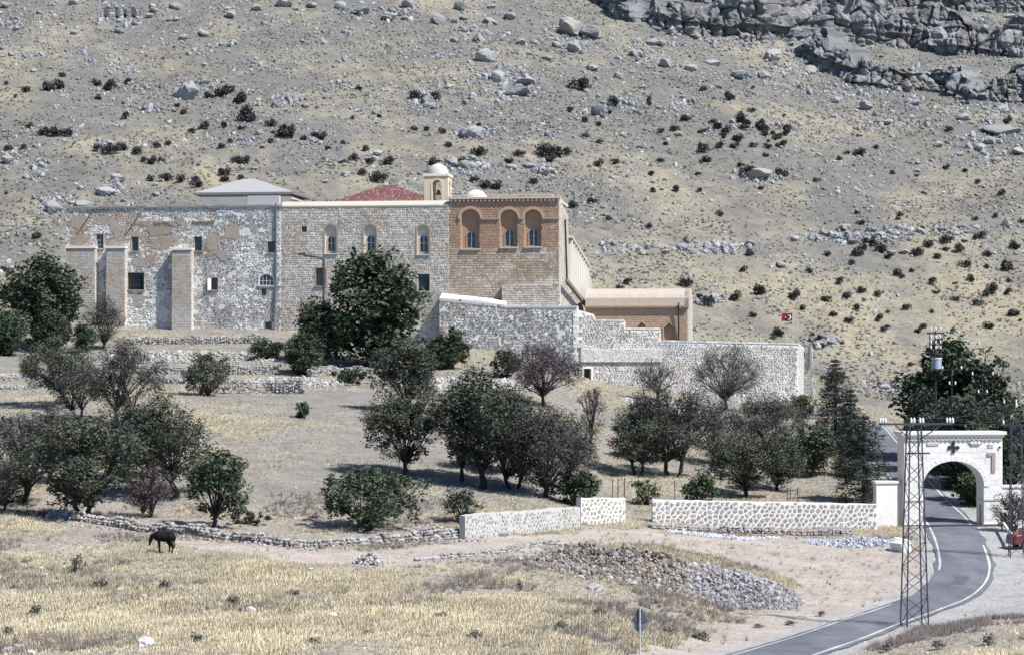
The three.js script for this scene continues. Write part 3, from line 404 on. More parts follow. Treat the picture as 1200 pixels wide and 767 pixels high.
{ // red tiled roof
  const n = -9, q = (x, y) => fF.uv(x, y, n), a = q(372, 243), b = q(500, 243), r0 = fF.uv(449, 216.5, n - 6), r1 = fF.uv(462, 216.5, n - 6); const d = 12, e = a[1], t = r0[1];
  const v = [[a[0], e, 0], [b[0] + 3, e, 0], [b[0] + 3, e, -d], [a[0], e, -d], [r0[0], t, -d / 2], [r1[0], t, -d / 2]]; const g = new THREE.BufferGeometry(); g.setAttribute('position', new THREE.Float32BufferAttribute([[0, 1, 5], [0, 5, 4], [1, 2, 5], [2, 3, 4], [2, 4, 5], [3, 0, 4], [0, 3, 2], [0, 2, 1]].flat().flatMap(i => v[i]), 3)); g.computeVertexNormals();
  const o = part(monastery, 'tiled_roof', g, M(0.13, 0.06, 0.06, 0.9)); place(monastery, o, fF, n); const R = rng(8), gs = [];
  for (let u = a[0] + 0.15; u < b[0] + 2.9; u += 0.3) { const top = u < r0[0] ? (u - a[0]) / (r0[0] - a[0]) : u > r1[0] ? (b[0] + 3 - u) / (b[0] + 3 - r1[0]) : 1; for (let s = 0; s < top - 0.04; s += 0.06) { const s1 = Math.min(s + 0.062, top), k = 0.75 + 0.5 * R(); gs.push(paint(bar([u, lerp(e, t, s) + 0.05, -d / 2 * s], [u, lerp(e, t, s1) + 0.03, -d / 2 * s1], 0.19, 0.12), R() < 0.2 ? [0.24 * k, 0.15 * k, 0.14 * k] : [0.155 * k, 0.066 * k, 0.066 * k])); } }
  stuff(o, 'roof_tiles', merge(gs), VC(0.9)); part(o, 'ridge_finial', box(0.5, 0.5, 0.5, r0[0] + 0.5, t + 0.15, -d / 2), M(0.6, 0.58, 0.55, 0.9));
}
{ // bell turret
  const n = -2.2, q = (x, y) => fF.uv(x, y, n), a = q(497, 240), b = q(525, 206), w = b[0] - a[0], f = fF.off((a[0] + b[0]) / 2, a[1] - 0.6, n), h = b[1] - a[1] + 0.6;
  const cm = M(0.60, 0.5, 0.36, 0.95), arch = archPts(-w * 0.16, w * 0.24, 0.9, h - 0.55), out = [[-w / 2, 0], [w / 2, 0], [w / 2, h], [-w / 2, h]];
  const t = part(monastery, 'bell_turret', mergeGeometries([slab(out, [arch], 0.55, 0), slab(out, [arch], 0.55, -w + 0.55)]), cm); place(monastery, t, f);
  for (const s of [-1, 1]) { const g = slab([[-w + 0.55, 0], [-0.55, 0], [-0.55, h], [-w + 0.55, h]], [archPts(-w * 0.7, -w * 0.3, 0.9, h - 0.55)], 0.5, 0); g.rotateY(-Math.PI / 2); g.translate(s > 0 ? w / 2 - 0.51 : -w / 2 + 0.01, 0, 0); g.scale(1, 1, 1); part(t, 'side_wall', g, cm); }
  part(t, 'turret_cornice', box(w + 0.3, 0.32, w + 0.3, 0, h + 0.16, -w / 2), M(0.72, 0.68, 0.6, 0.95));
  const pr = []; for (let i = 0; i <= 12; i++) { const an = i / 12 * Math.PI / 2; pr.push(new THREE.Vector2(Math.max(0.001, (w / 2 - 0.15) * Math.cos(an)), 1.62 * Math.sin(an))); }
  const dm = part(t, 'dome', new THREE.LatheGeometry(pr, 24), M(0.46, 0.45, 0.43, 0.95)); dm.position.set(0, h + 0.32, -w / 2); part(t, 'arch_surround', slab(grow(arch, 0.2), [arch], 0.15, 0.06), M(0.66, 0.56, 0.42, 0.95));
  const bl = []; for (const [r, y] of [[0.05, 0.75], [0.2, 0.7], [0.26, 0.4], [0.36, 0.1], [0.44, 0]]) bl.push(new THREE.Vector2(r, y)); const bell = part(t, 'bell', new THREE.LatheGeometry(bl, 14), M(0.2, 0.15, 0.08, 0.5, { metalness: 0.7 })); bell.position.set(0.1, h * 0.45, -w / 2);
  const q2 = fF.uv(558, 240, -7), pr2 = []; for (let i = 0; i <= 8; i++) { const an = i / 8 * Math.PI / 2; pr2.push(new THREE.Vector2(Math.max(0.001, 1.9 * Math.cos(an)), 2.1 * Math.sin(an))); } const sd = part(monastery, 'small_dome', new THREE.LatheGeometry(pr2, 20), M(0.6, 0.58, 0.54, 0.9)); sd.position.copy(fF.world(q2[0], vOf(655, 232.5) + 0.0, -7)).sub(monastery.position); sd.position.y -= 0.2;
}
console.log('monastery');
// ---------------------------------------------------------------- terrace walls below the monastery
const rubbleCol = (seed, dark = 0.25) => (u, v, R) => { const m = fbm2(u / 2.4, v / 2, 3, seed), n = fbm2(u / 7, v / 4, 3, seed + 5); let c = mixc(cGrey, cWhite, clamp(0.45 + 1.3 * m)); if (R() < dark) c = mixc(c, cDark, 0.55); if (n > 0.28) c = mixc(c, cOchre, 0.35); return vary(c, R, 0.22); };
const copeA = M(0.5, 0.49, 0.47, 1), copeB = M(0.42, 0.40, 0.37, 1), copeC = M(0.56, 0.55, 0.53, 1), paleMortar = M(0.62, 0.61, 0.59, 1);
{
  const f = frame(fF.world(0, 0, 2.6), -MON_A); const t = thing('retaining_wall', 'battered rubble retaining wall under the reddish arched block, its top edge limewashed', 'wall', f.world(-8, -8, 0));
  const out = f.pts([[515.5, 440], [515, 349], [560, 351.5], [590, 357], [640, 360], [676, 361], [676, 480]]);
  const w = wall(t, 'wall_body', f, out, [], 2.7, { cell: 0.5, gap: 0.1, proud: 0.13, seed: 41, col: rubbleCol(301, 0.3), skip: (u, v, R) => fbm2(u / 2, v / 1.5, 3, 291) > 0.37 || R() < 0.06 }, paleMortar);
  const [a] = f.uv(515, 349), [b] = f.uv(592, 352), v0 = out[1][1], v1 = out[3][1];
  const A = [[a, v0, 0.12], [b, v1, 0.12], [b, v1 - 0.4, 0.12], [a, v0 - 0.4, 0.12], [a, v0 + 0.75, -2.5], [b, v1 + 0.75, -2.5], [a, v0 - 0.4, -2.5], [b, v1 - 0.4, -2.5]], g = new THREE.BufferGeometry(), pp = []; for (const q of [[3, 2, 1, 0], [0, 1, 5, 4], [4, 5, 7, 6], [6, 7, 2, 3], [3, 0, 4, 6], [2, 7, 5, 1]]) for (const k of [0, 1, 2, 0, 2, 3]) pp.push(...A[q[k]]); g.setAttribute('position', new THREE.Float32BufferAttribute(pp, 3)); g.computeVertexNormals(); g.setAttribute('uv', new THREE.Float32BufferAttribute([...Array(pp.length / 3)].flatMap((_, i) => [pp[3 * i] / 4, pp[3 * i + 2] / 4]), 2));
  part(w, 'limewashed_top', g, M(0.58, 0.57, 0.55, 1, { map: plasterTex }), 'white limewashed sloping top');
  const qa = f.uv(590, 360), qb = f.uv(676, 361.5); part(w, 'coping', box(qb[0] - qa[0], 0.25, 2.9, (qa[0] + qb[0]) / 2, qa[1] + 0.05, -1.3), copeA);
}
{ // long stepped terrace wall
  const P0 = P(676, 455, 315.5), P1 = P(936, 470, 325), yaw = Math.atan2(-(P1.z - P0.z), P1.x - P0.x); const f = frame(P0, yaw);
  const t = thing('terrace_wall', 'long grey limestone terrace wall stepping down beside the monastery with small doorway', 'wall', P0);
  const out = f.pts([[674, 490], [674, 362], [696, 368], [699, 376], [733, 376], [733.5, 385.5], [774, 385.5], [775, 400], [936, 403.5], [936, 505]]); const door = rect(f, 684, 692.5, 431.5, 449);
  const w = wall(t, 'wall_body', f, out, [door], 2.2, { cell: 0.44, gap: 0.09, proud: 0.1, seed: 42, col: rubbleCol(311, 0.2) }, paleMortar);
  const dr = part(w, 'doorway', slab(grow(door, 0.3), [door], 0.6, 0.16), M(0.66, 0.64, 0.6, 1)); part(dr, 'door_leaf', slab(grow(door, 0.03), [], 0.08, -0.7), M(0.035, 0.028, 0.022, 0.8));
  const l0 = f.uv(680, 408), l1 = f.uv(775, 424), lg = part(w, 'ledge_course', box(l1[0] - l0[0], l0[1] - l1[1], 0.5, (l0[0] + l1[0]) / 2, (l0[1] + l1[1]) / 2, 0.1), M(0.60, 0.59, 0.56, 1), 'pale repaired band'); 
  stuff(lg, 'stone_facing', (() => { const g = facing([[l0[0], l1[1]], [l1[0], l1[1]], [l1[0], l0[1]], [l0[0], l0[1]]], [], { sw: 0.5, sh: 0.3, gap: 0.06, proud: 0.05, seed: 43, col: (u, v, R) => vary(cWhite, R, 0.15) }); g.translate(0, 0, 0.36); return g; })(), stoneMat);
  const tops = [[696, 733, 376], [733.5, 774, 385.5], [775, 937, 402]]; for (const [x0, x1, y] of tops) { const a = f.uv(x0, y), b = f.uv(x1, y); const R = rng(x0 | 0); for (let u = a[0]; u < b[0] - 0.2;) { const wd = Math.min(0.7 + 0.7 * R(), b[0] - u), vv = a[1] + (y === 402 ? lerp(f.uv(775, 400)[1], f.uv(936, 403.5)[1], (u - a[0]) / (b[0] - a[0])) - a[1] : 0); part(w, 'coping_stone', box(wd - 0.05, 0.2 + 0.1 * R(), 1.5, u + wd / 2, vv + 0.1, -0.65, 0, 0.03 * (R() - .5)), [copeA, copeB, copeC][Math.floor(R() * 3)]); u += wd; } }
  // quoin strip with toothed ends where the two walls meet
  for (let i = 0; i < 9; i++) { const a = f.uv(671, 405 - i * 4.4), wq = i % 2 ? 0.9 : 1.4; part(w, 'quoin', box(wq, 0.5, 0.5, a[0] + wq / 2, a[1], 0.12), M(0.42 + 0.1 * (i % 3), 0.40 + 0.1 * (i % 3), 0.37 + 0.09 * (i % 3), 1)); }
  // end wall, its sunlit brightness painted in as whiter stone, and corner tower
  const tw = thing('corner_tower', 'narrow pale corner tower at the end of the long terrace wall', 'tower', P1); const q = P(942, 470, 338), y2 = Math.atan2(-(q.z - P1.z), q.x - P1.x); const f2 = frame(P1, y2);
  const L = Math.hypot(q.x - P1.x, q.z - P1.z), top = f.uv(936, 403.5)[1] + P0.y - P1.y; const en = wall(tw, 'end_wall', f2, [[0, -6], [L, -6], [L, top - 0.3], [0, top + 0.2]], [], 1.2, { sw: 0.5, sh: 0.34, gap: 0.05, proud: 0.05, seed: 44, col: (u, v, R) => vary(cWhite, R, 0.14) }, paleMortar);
  const f4 = frame(P(941, 478, 338), -0.1), o2 = f4.pts([[940.5, 515], [940.5, 408], [944, 408], [944, 412], [947, 412], [947, 406], [949.5, 406], [949.5, 409], [953, 409], [953.5, 515]]); const wv = rect(f4, 941.5, 943.5, 412, 417); const tb = wall(tw, 'tower_wall', f4, o2, [wv], 2.5, { sw: 0.45, sh: 0.32, gap: 0.07, proud: 0.05, seed: 45, col: rubbleCol(321, 0.15) }, paleMortar); windowIn(tb, wv, { bars: [0, 0], sill: false, surround: 0.05 });
  const p3 = f4.uv(949.5, 402), p4 = f4.uv(949.5, 430); part(tb, 'chimney_pipe', pipe([[p4[0], p4[1], 0.25], [p3[0], p3[1], 0.25]], 0.18), M(0.2, 0.2, 0.2, 0.7));
}
{ // chapel with the low pitched roof
  const f = frame(P(688, 400, 343), -MON_A); const t = thing('chapel', 'long low ochre stone chapel with pale sloping roof behind the terrace wall', 'chapel', f.O); const out = f.pts([[686, 425], [686, 359.5], [806, 359.5], [806, 425]]);
  const n1 = f.pts([[747.5, 392], [747.5, 381.5], [752, 377], [757, 381.5], [757, 392]]), n2 = f.pts([[778, 398], [778, 384], [784.5, 377.5], [791, 384], [791, 398]]);
  const cc = (u, v, R) => vary(mixc([0.44, 0.30, 0.21], cTan, 0.3 * R()), R, 0.13); const vt = out[1][1], u0 = out[0][0], u1 = out[2][0];
  const w = wall(t, 'front_wall', f, out, [n1, n2], 1.0, { sw: 0.55, sh: 0.32, gap: 0.035, proud: 0.03, seed: 51, col: cc }, M(0.48, 0.36, 0.27, 1));
  for (const n of [n1, n2]) { part(w, 'niche', slab(grow(n, 0.03), [], 0.1, -0.5), M(0.40, 0.27, 0.19, 1)); part(w, 'niche_surround', slab(grow(n, 0.2), [n], 0.2, 0.09), M(0.45, 0.33, 0.24, 1)); }
  part(w, 'string_course', box(u1 - u0 + 0.4, 0.3, 0.7, (u0 + u1) / 2, vt, 0.1), M(0.32, 0.25, 0.19, 1));
  const dep = 14, ht = f.uv(750, 343)[1] - vt + 0.75, prof = []; for (let i = 0; i <= 14; i++) { const a = Math.PI * i / 14; prof.push([-dep / 2 + (dep / 2 - 0.1) * Math.cos(a), vt + 0.1 + ht * Math.pow(Math.sin(a), 0.55)]); }
  const sg = slab(prof.concat([[-dep + 0.1, -4], [-0.1 - 1.0, -4], [-1.1, vt]]), [], 0.9, 0); sg.rotateY(Math.PI / 2);
  // shell of the vault
  const vp = [], half = prof.length; const X0 = u0, X1 = u1 + 0.2; for (let i = 0; i < half - 1; i++) { const A = [X0, prof[i][1], prof[i][0]], B = [X1, prof[i][1], prof[i][0]], Cq = [X1, prof[i + 1][1], prof[i + 1][0]], Dq = [X0, prof[i + 1][1], prof[i + 1][0]]; vp.push(...A, ...B, ...Cq, ...A, ...Cq, ...Dq); } const vg = new THREE.BufferGeometry(); vg.setAttribute('position', new THREE.Float32BufferAttribute(vp, 3)); const nn = []; for (let i = 0; i < half - 1; i++) nn.push(0); vg.computeVertexNormals(); { const pa = vg.attributes.position, ua = []; for (let i = 0; i < pa.count; i++) ua.push(pa.getX(i) / 4, (pa.getZ(i) + pa.getY(i)) / 4); vg.setAttribute('uv', new THREE.Float32BufferAttribute(ua, 2)); } const vm = M(0.46, 0.395, 0.335, 1, { side: THREE.DoubleSide, map: plasterTex }); part(t, 'vaulted_roof', vg, vm); place(t, t.children.at(-1), f);
  const fe = frame(f.world(u1 + 0.19, 0, 0), -MON_A + Math.PI / 2), ep = prof.map(q => [-q[0], q[1]]); const eo = [[0, -4], ...ep, [dep, -4]]; wall(t, 'gable_wall', fe, eo, [], 0.7, { sw: 0.55, sh: 0.34, gap: 0.04, proud: 0.04, seed: 52, col: (u, v, R) => vary(mixc(cTan, cWhite, 0.8), R, 0.12) }, M(0.62, 0.56, 0.48, 1));  // gable stones painted paler than the front, for the sun on this end
  const d0 = f.uv(795.5, 355), d1 = f.uv(795.5, 399); part(w, 'drainpipe', pipe([[d0[0], d0[1], 0.55], [d1[0], d1[1], 0.2]], 0.12), iron);
}
console.log('terraces');
// ---------------------------------------------------------------- entrance gate
const gateYaw = 0.14, gO = P(1118, 616, 186);
const gF = frame(gO, gateYaw);
{
  const t = thing('entrance_gate', 'white stone gateway with wide arch, scalloped frieze and dark cross over the road', 'gate', gO);
  const lime = new THREE.MeshStandardMaterial({ color: new THREE.Color().setRGB(0.80, 0.77, 0.72), roughness: 0.95, map: plasterTex }), cream = M(0.70, 0.67, 0.61, 0.95), dk = M(0.025, 0.022, 0.025, 0.9), grey = M(0.32, 0.30, 0.28, 0.9);
  const uvOf = g => { const p = g.attributes.position, a = new Float32Array(p.count * 2); for (let i = 0; i < p.count; i++) { a[2 * i] = (p.getX(i) + p.getZ(i) * 0.7) / 5; a[2 * i + 1] = p.getY(i) / 5; } g.setAttribute('uv', new THREE.BufferAttribute(a, 2)); return g; };
  const W = 4.28, Ht = 7.65, aw = 2.64, sp = 3.3, ri = 2.14, dep = 1.8, arch = [[-aw, -1.2], [aw, -1.2], [aw, sp]]; for (let i = 1; i < 24; i++) { const a = Math.PI * i / 24; arch.push([0.02 + aw * Math.cos(a), sp + ri * Math.pow(Math.sin(a), 0.92)]); } arch.push([-aw, sp]);
  // body as dressed blocks: piers, spandrel
  const outline = [[-W, -1.2], [-aw, -1.2], [-aw, sp]]; for (let i = 23; i > 0; i--) { const a = Math.PI * i / 24; outline.push([aw * Math.cos(a), sp + ri * Math.pow(Math.sin(a), 0.92)]); } outline.push([aw, sp], [aw, -1.2], [W, -1.2], [W, Ht], [-W, Ht]);
  const b = part(t, 'gate_wall', uvOf(slab(outline, [], dep, 0)), lime); place(t, b, gF);
  // block joints as thin raised courses of dressed stone
  const R = rng(77), tones = [0.80, 0.77, 0.83, 0.79].map((q, i) => { const m = lime.clone(); m.color.setRGB(q, q * 0.965, q * (0.9 + 0.01 * i)); return m; });
  const archV = u => Math.abs(u) >= aw ? -2 : sp + ri * Math.pow(Math.sqrt(1 - (u / aw) ** 2), 0.92);
  for (let v = 0.05, r = 0; v < Ht - 1.2; v += 0.47, r++) for (let u = -W + (r % 2 ? 0 : -0.35); u < W - 0.1; u += 0.78) { const a = Math.max(u, -W), c = Math.min(u + 0.78, W); if (c - a < 0.15) continue; const lim = Math.max(archV(a), archV(c), archV((a + c) / 2)); if ((a < aw + 0.38 && c > -aw - 0.38) && v < lim + 0.45) continue; if (a < aw && c > -aw && v < sp) continue; const g = box(c - a - 0.014, 0.456, 0.05, (a + c) / 2, v + 0.235, -0.016 + 0.006 * R()); part(b, 'dressed_block', uvOf(g), tones[Math.floor(R() * 4)]); }
  // voussoirs
  for (let i = 0; i < 19; i++) { const a0 = Math.PI * (i + 0.03) / 19, a1 = Math.PI * (i + 0.97) / 19, q = (a, k) => [(aw + k) * Math.cos(a), sp + (ri + k) * Math.pow(Math.sin(a), 0.92)]; part(b, 'voussoir', slab([q(a0, 0.0), q(a0, 0.42), q((a0 + a1) / 2, 0.42), q(a1, 0.42), q(a1, 0), q((a0 + a1) / 2, 0)], [], 0.12, 0.07), tones[i % 4]); }
  // cornice, frieze
  part(b, 'cornice', box(2 * W + 0.55, 0.26, dep + 0.6, 0, Ht + 0.13, -dep / 2), cream); part(b, 'cornice_fillet', box(2 * W + 0.28, 0.22, dep + 0.32, 0, Ht - 0.11, -dep / 2), lime);
  for (let i = 0; i < 22; i++) { const u = lerp(-W + 0.25, W - 0.25, i / 21), s = []; for (let k = 0; k <= 8; k++) { const a = Math.PI + Math.PI * k / 8; s.push([u + 0.19 * Math.cos(a), Ht - 0.28 + 0.2 * Math.sin(a)]); } s.push([u + 0.19, Ht - 0.22], [u - 0.19, Ht - 0.22]); const h = []; for (let k = 0; k <= 8; k++) { const a = Math.PI + Math.PI * k / 8; h.push([u + 0.11 * Math.cos(a), Ht - 0.29 + 0.12 * Math.sin(a)]); } part(b, 'frieze_scallop', slab(s, [h], 0.1, 0.13), M(0.62, 0.58, 0.52, 0.95)); }
  // carved cross of five knobs with flared arms
  const [cu, cv] = [gF.uv(1117.3, 524)[0], gF.uv(1117.3, 524)[1]]; const cr = part(b, 'cross', slab([[-.17, -.43], [.17, -.43], [.08, -.08], [.43, -.17], [.43, .17], [.08, .08], [.17, .43], [-.17, .43], [-.08, .08], [-.43, .17], [-.43, -.17], [-.08, -.08]].map(q => [q[0] + cu, q[1] + cv]), [], 0.12, 0.1), dk, 'dark cross'); for (const [x, y] of [[0, .42], [0, -.42], [.42, 0], [-.42, 0]]) for (const s of [0]) part(cr, 'cross_knob', new THREE.CylinderGeometry(0.09, 0.09, 0.13, 8).rotateX(Math.PI / 2).translate(cu + x + (x ? (s ? -Math.sign(x) * 0.04 : 0.04) : s * 0.1), cv + y + (y ? (s ? -Math.sign(y) * 0.04 : 0.04) : s * 0.1), 0.06), dk);
  // carved inscriptions: worn strokes, not legible
  const carve = (x0, x1, y0, y1, rows, seed, m = grey) => { const a = gF.uv(x0, y1), c = gF.uv(x1, y0), pq = part(b, 'inscription', box(c[0] - a[0], c[1] - a[1], 0.05, (a[0] + c[0]) / 2, (a[1] + c[1]) / 2, 0.045), M(0.6, 0.56, 0.5, 0.95)), q = rng(seed), gs = []; for (let r = 0; r < rows; r++) { const yy = lerp(a[1], c[1], (r + 0.5) / rows), hh = (c[1] - a[1]) / rows * 0.55; for (let u = a[0] + 0.06; u < c[0] - 0.06; u += 0.1 + 0.05 * q()) { gs.push(box(0.03, hh * (0.4 + 0.6 * q()), 0.03, u, yy, 0.075, 0, (q() - 0.5) * 1.2)); if (q() < 0.6) gs.push(box(0.09, 0.03, 0.03, u + 0.03, yy + (q() - .5) * hh * .8, 0.076)); } } part(pq, 'carved_script', merge(gs), m); };
  carve(1086.5, 1100.5, 515.5, 521.5, 2, 3); carve(1158, 1164.5, 519.5, 524, 1, 5);
  { const a = gF.uv(1143.3, 518.5), pts = []; for (let i = 0; i < 28; i++) { const an = i / 28 * Math.PI * 2, k = 1 + 0.13 * Math.cos(an * 6); pts.push([a[0] + 0.55 * k * Math.cos(an), a[1] + 0.26 * k * Math.sin(an)]); } part(b, 'crest_relief', slab(pts, [], 0.1, 0.08), grey, 'grey carved relief'); for (const s of [-1, 0, 1]) part(b.children.at(-1), 'rosette', new THREE.CylinderGeometry(0.12, 0.14, 0.05, 10).rotateX(Math.PI / 2).translate(a[0] + s * 0.3, a[1], 0.1), cream); }
  { const a = gF.uv(1157, 533.5), c = gF.uv(1166.5, 530), d = gF.uv(1162.5, 552.5); part(b, 'angular_plate', slab([[a[0], a[1]], [a[0], c[1]], [c[0], c[1]], [c[0], d[1]], [d[0], d[1]], [d[0], a[1]]], [], 0.12, 0.1), M(0.33, 0.28, 0.25, 0.9), 'brown angular plate'); }  // brown angular plaque standing proud of the gate wall
  { const a = gF.uv(1171.5, 523.5); part(b, 'small_fitting', new THREE.CylinderGeometry(0.09, 0.09, 0.1, 8).rotateX(Math.PI / 2).translate(a[0], a[1], 0.09), dk); }
  for (const s of [-1, 1]) { part(b, 'impost_band', box(W - aw + 0.06, 0.14, dep + 0.16, s * (W + aw) / 2, 2.2, -dep / 2), M(0.6, 0.56, 0.5, 0.95)); part(b, 'pier_base', box(W - aw + 0.12, 0.5, dep + 0.2, s * (W + aw) / 2, -0.05, -dep / 2), cream); }
  // side walls joined to the gate
  const a = gF.uv(1027.5, 566), c = gF.uv(1052, 566), hh = a[1] + 1.2; const lw = part(t, 'side_wall', uvOf(box(c[0] - a[0], hh, 0.9, (a[0] + c[0]) / 2, hh / 2 - 1.2, -0.5)), tones[2]); place(t, lw, gF); part(lw, 'wall_cap', box(c[0] - a[0] + 0.2, 0.18, 1.1, (a[0] + c[0]) / 2, a[1] + 0.09, -0.5), cream);
  const gap = part(t, 'side_pilaster', box(-W - c[0] - 0.02, hh, 0.5, (c[0] - W) / 2, hh / 2 - 1.2, -0.7), M(0.42, 0.39, 0.36, 1)); place(t, gap, gF);
  const rw = part(t, 'side_wall', uvOf(box(5.5, 4.4, 0.9, W + 2.78, 1.0, -0.5)), tones[1]); place(t, rw, gF); part(rw, 'wall_cap', box(5.7, 0.16, 1.1, W + 2.78, 3.28, -0.5), cream);
  // steel grid across the carriageway at the foot of the arch
  const gr = single('cattle_grid', 'dark steel drain grid laid across the road at the foot of the gateway', 'grid', (() => { const gs = [box(8.9, 0.06, 0.05, 0, 0, 0.3), box(8.9, 0.06, 0.05, 0, 0, -0.3)]; for (let i = 0; i < 30; i++) gs.push(box(0.09, 0.05, 0.6, -4.4 + i * 8.8 / 29, 0, 0)); for (let i = 0; i < 3; i++) gs.push(box(8.9, 0.05, 0.06, 0, 0.004, -0.15 + i * 0.15)); return merge(gs); })(), M(0.05, 0.05, 0.055, 0.7, { metalness: 0.3 })); gr.position.copy(gF.world(0, 0.0, 0.55).setY(road.reduce((b, r) => Math.hypot(r.x - gO.x, r.z - gO.z) < Math.hypot(b.x - gO.x, b.z - gO.z) ? r : b).y + 0.06)); gr.rotation.y = gateYaw;
}
// ---------------------------------------------------------------- white pointed garden walls: each stone is a piece of its own
const pebbleMats = [[0.32, 0.30, 0.265], [0.39, 0.355, 0.30], [0.27, 0.26, 0.25], [0.35, 0.29, 0.23], [0.43, 0.41, 0.375]].map(c => M(...c, 0.95));
function gardenWall(label, p0, p1, h0, h1, seed, cell = 0.47, base = 1.4, single = true, white = 0.8, joint = 0.1) {
  const yaw = Math.atan2(-(p1.z - p0.z), p1.x - p0.x), f = frame(p0, yaw), L = Math.hypot(p1.x - p0.x, p1.z - p0.z), dy = p1.y - p0.y, t = thing('garden_wall', label, 'wall', p0); const R = rng(seed);
  const topV = u => lerp(h0, dy + h1, u / L) + 0.05 * vn2(u * 0.8, 1, seed) + 0.03 * vn2(u * 2.7, 2, seed), out = [[0, -base], [L, dy - base]]; for (let i = 40; i >= 0; i--) out.push([L * i / 40, topV(L * i / 40)]); const w = part(t, 'wall_body', slab(out, [], 0.5, 0), M(white, white * 0.98, white * 0.94, 1, { map: plasterTex })); place(t, w, f);
  const sites = []; for (let v = Math.min(0, dy) - base * 0.6, r = 0; v < Math.max(h0, dy + h1) + cell; v += cell * 0.74, r++) for (let u = -cell + (r % 2) * cell * 0.5; u < L + cell; u += cell) sites.push([u + cell * 0.62 * (R() - .5), v + cell * 0.5 * (R() - .5)]);
  const geos = []; for (const q of sites) { if (q[0] < 0.05 || q[0] > L - 0.05) continue; let poly = [[q[0] - cell, q[1] - cell], [q[0] + cell, q[1] - cell], [q[0] + cell, q[1] + cell], [q[0] - cell, q[1] + cell]]; for (const n of sites) { const dx = n[0] - q[0], dv = n[1] - q[1], d = Math.hypot(dx, dv); if (d < 1e-6 || d > 2.2 * cell) continue; poly = clipCell(poly, (q[0] + n[0]) / 2 - dx / d * joint * (0.5 + 0.5 * R()), (q[1] + n[1]) / 2 - dv / d * joint * (0.5 + 0.5 * R()), dx / d, dv / d); } poly = clipCell(poly, 0.04, 0, -1, 0); poly = clipCell(poly, L - 0.04, 0, 1, 0); poly = clipCell(poly, 0, topV(clamp(q[0], 0, L)) - 0.06, 0, 1); if (poly.length < 3 || Math.abs(area(poly)) < 0.025) continue;
    const g = slab(poly.map(a => [lerp(q[0], a[0], 0.96), lerp(q[1], a[1], 0.96)]), [], 0.06, 0.03 + 0.02 * R()); if (single) part(w, 'stone', g, pebbleMats[Math.floor(R() * 5)]); else geos.push(paint(g, vary([0.36, 0.345, 0.315], R, 0.35))); }
  if (!single) stuff(w, 'stones', merge(geos), stoneMat);
  return t;
}
const gp = (px, py, D) => { const v = P(px, py, D); v.y = H(v.x, v.z); return v; };
const wP = (px, yTop, yBase) => { const v = ground(px, yBase), D = -v.z; return [v, (yBase - yTop) / FPX * D]; };
{
  const [a, ha] = wP(1028, 590, 620, 186), [b, hb] = wP(765, 585, 612, 178); gardenWall('long white mortared garden wall running from open gap up to gateway', b, a, hb, ha, 501);
  const [c, hc] = wP(733, 583, 611, 177), [d, hd] = wP(681, 583, 614, 175); gardenWall('short tall white mortared wall section before the gap', d, c, hd, hc, 502);
  const [e, he] = wP(680, 593, 617), [g, hg] = wP(545, 603, 632); gardenWall('grey stone garden wall with pale joints sloping up to short white section', g, e, hg, he, 503, 0.4, 1.0, false, 0.5);
}
// ---------------------------------------------------------------- loose stones
function rockGeo(seed, detail = 0, amp = 0.35, flat = 1) {
  const g = new THREE.IcosahedronGeometry(0.5, detail), p = g.attributes.position, R = rng(seed), ox = R() * 50, oy = R() * 50, cuts = []; for (let i = 0; i < (detail > 2 ? 11 : 5); i++) { const v = new THREE.Vector3(R() - .5, R() - .5, R() - .5).normalize(); cuts.push([v, 0.24 + 0.2 * R()]); }
  const v = new THREE.Vector3(); for (let i = 0; i < p.count; i++) { v.fromBufferAttribute(p, i); const k = 1 + amp * 1.6 * fbm3(v.x * 2.6 + ox, v.y * 2.6 + oy, v.z * 2.6, detail > 2 ? 4 : 2, 7); v.multiplyScalar(k); if (detail > 2) { const cr = Math.abs(fbm3(v.x * 3 + oy, v.y * 1.6 + ox, v.z * 3, 2, 19)); v.multiplyScalar(1 - 0.22 * (1 - sstep(0, 0.07, cr))); } for (const [n, d] of cuts) { const s = v.dot(n) - d; if (s > 0) v.addScaledVector(n, -s * 0.92); } if (detail > 2) v.multiplyScalar(1 + 0.12 * fbm3(v.x * 9, v.y * 9, v.z * 9 + ox, 2, 23)); p.setXYZ(i, v.x, v.y * flat, v.z); }
  g.computeVertexNormals(); g.deleteAttribute('uv'); return g;
}
const pebbles = [...Array(6)].map((_, i) => rockGeo(600 + i, 0, 0.3));
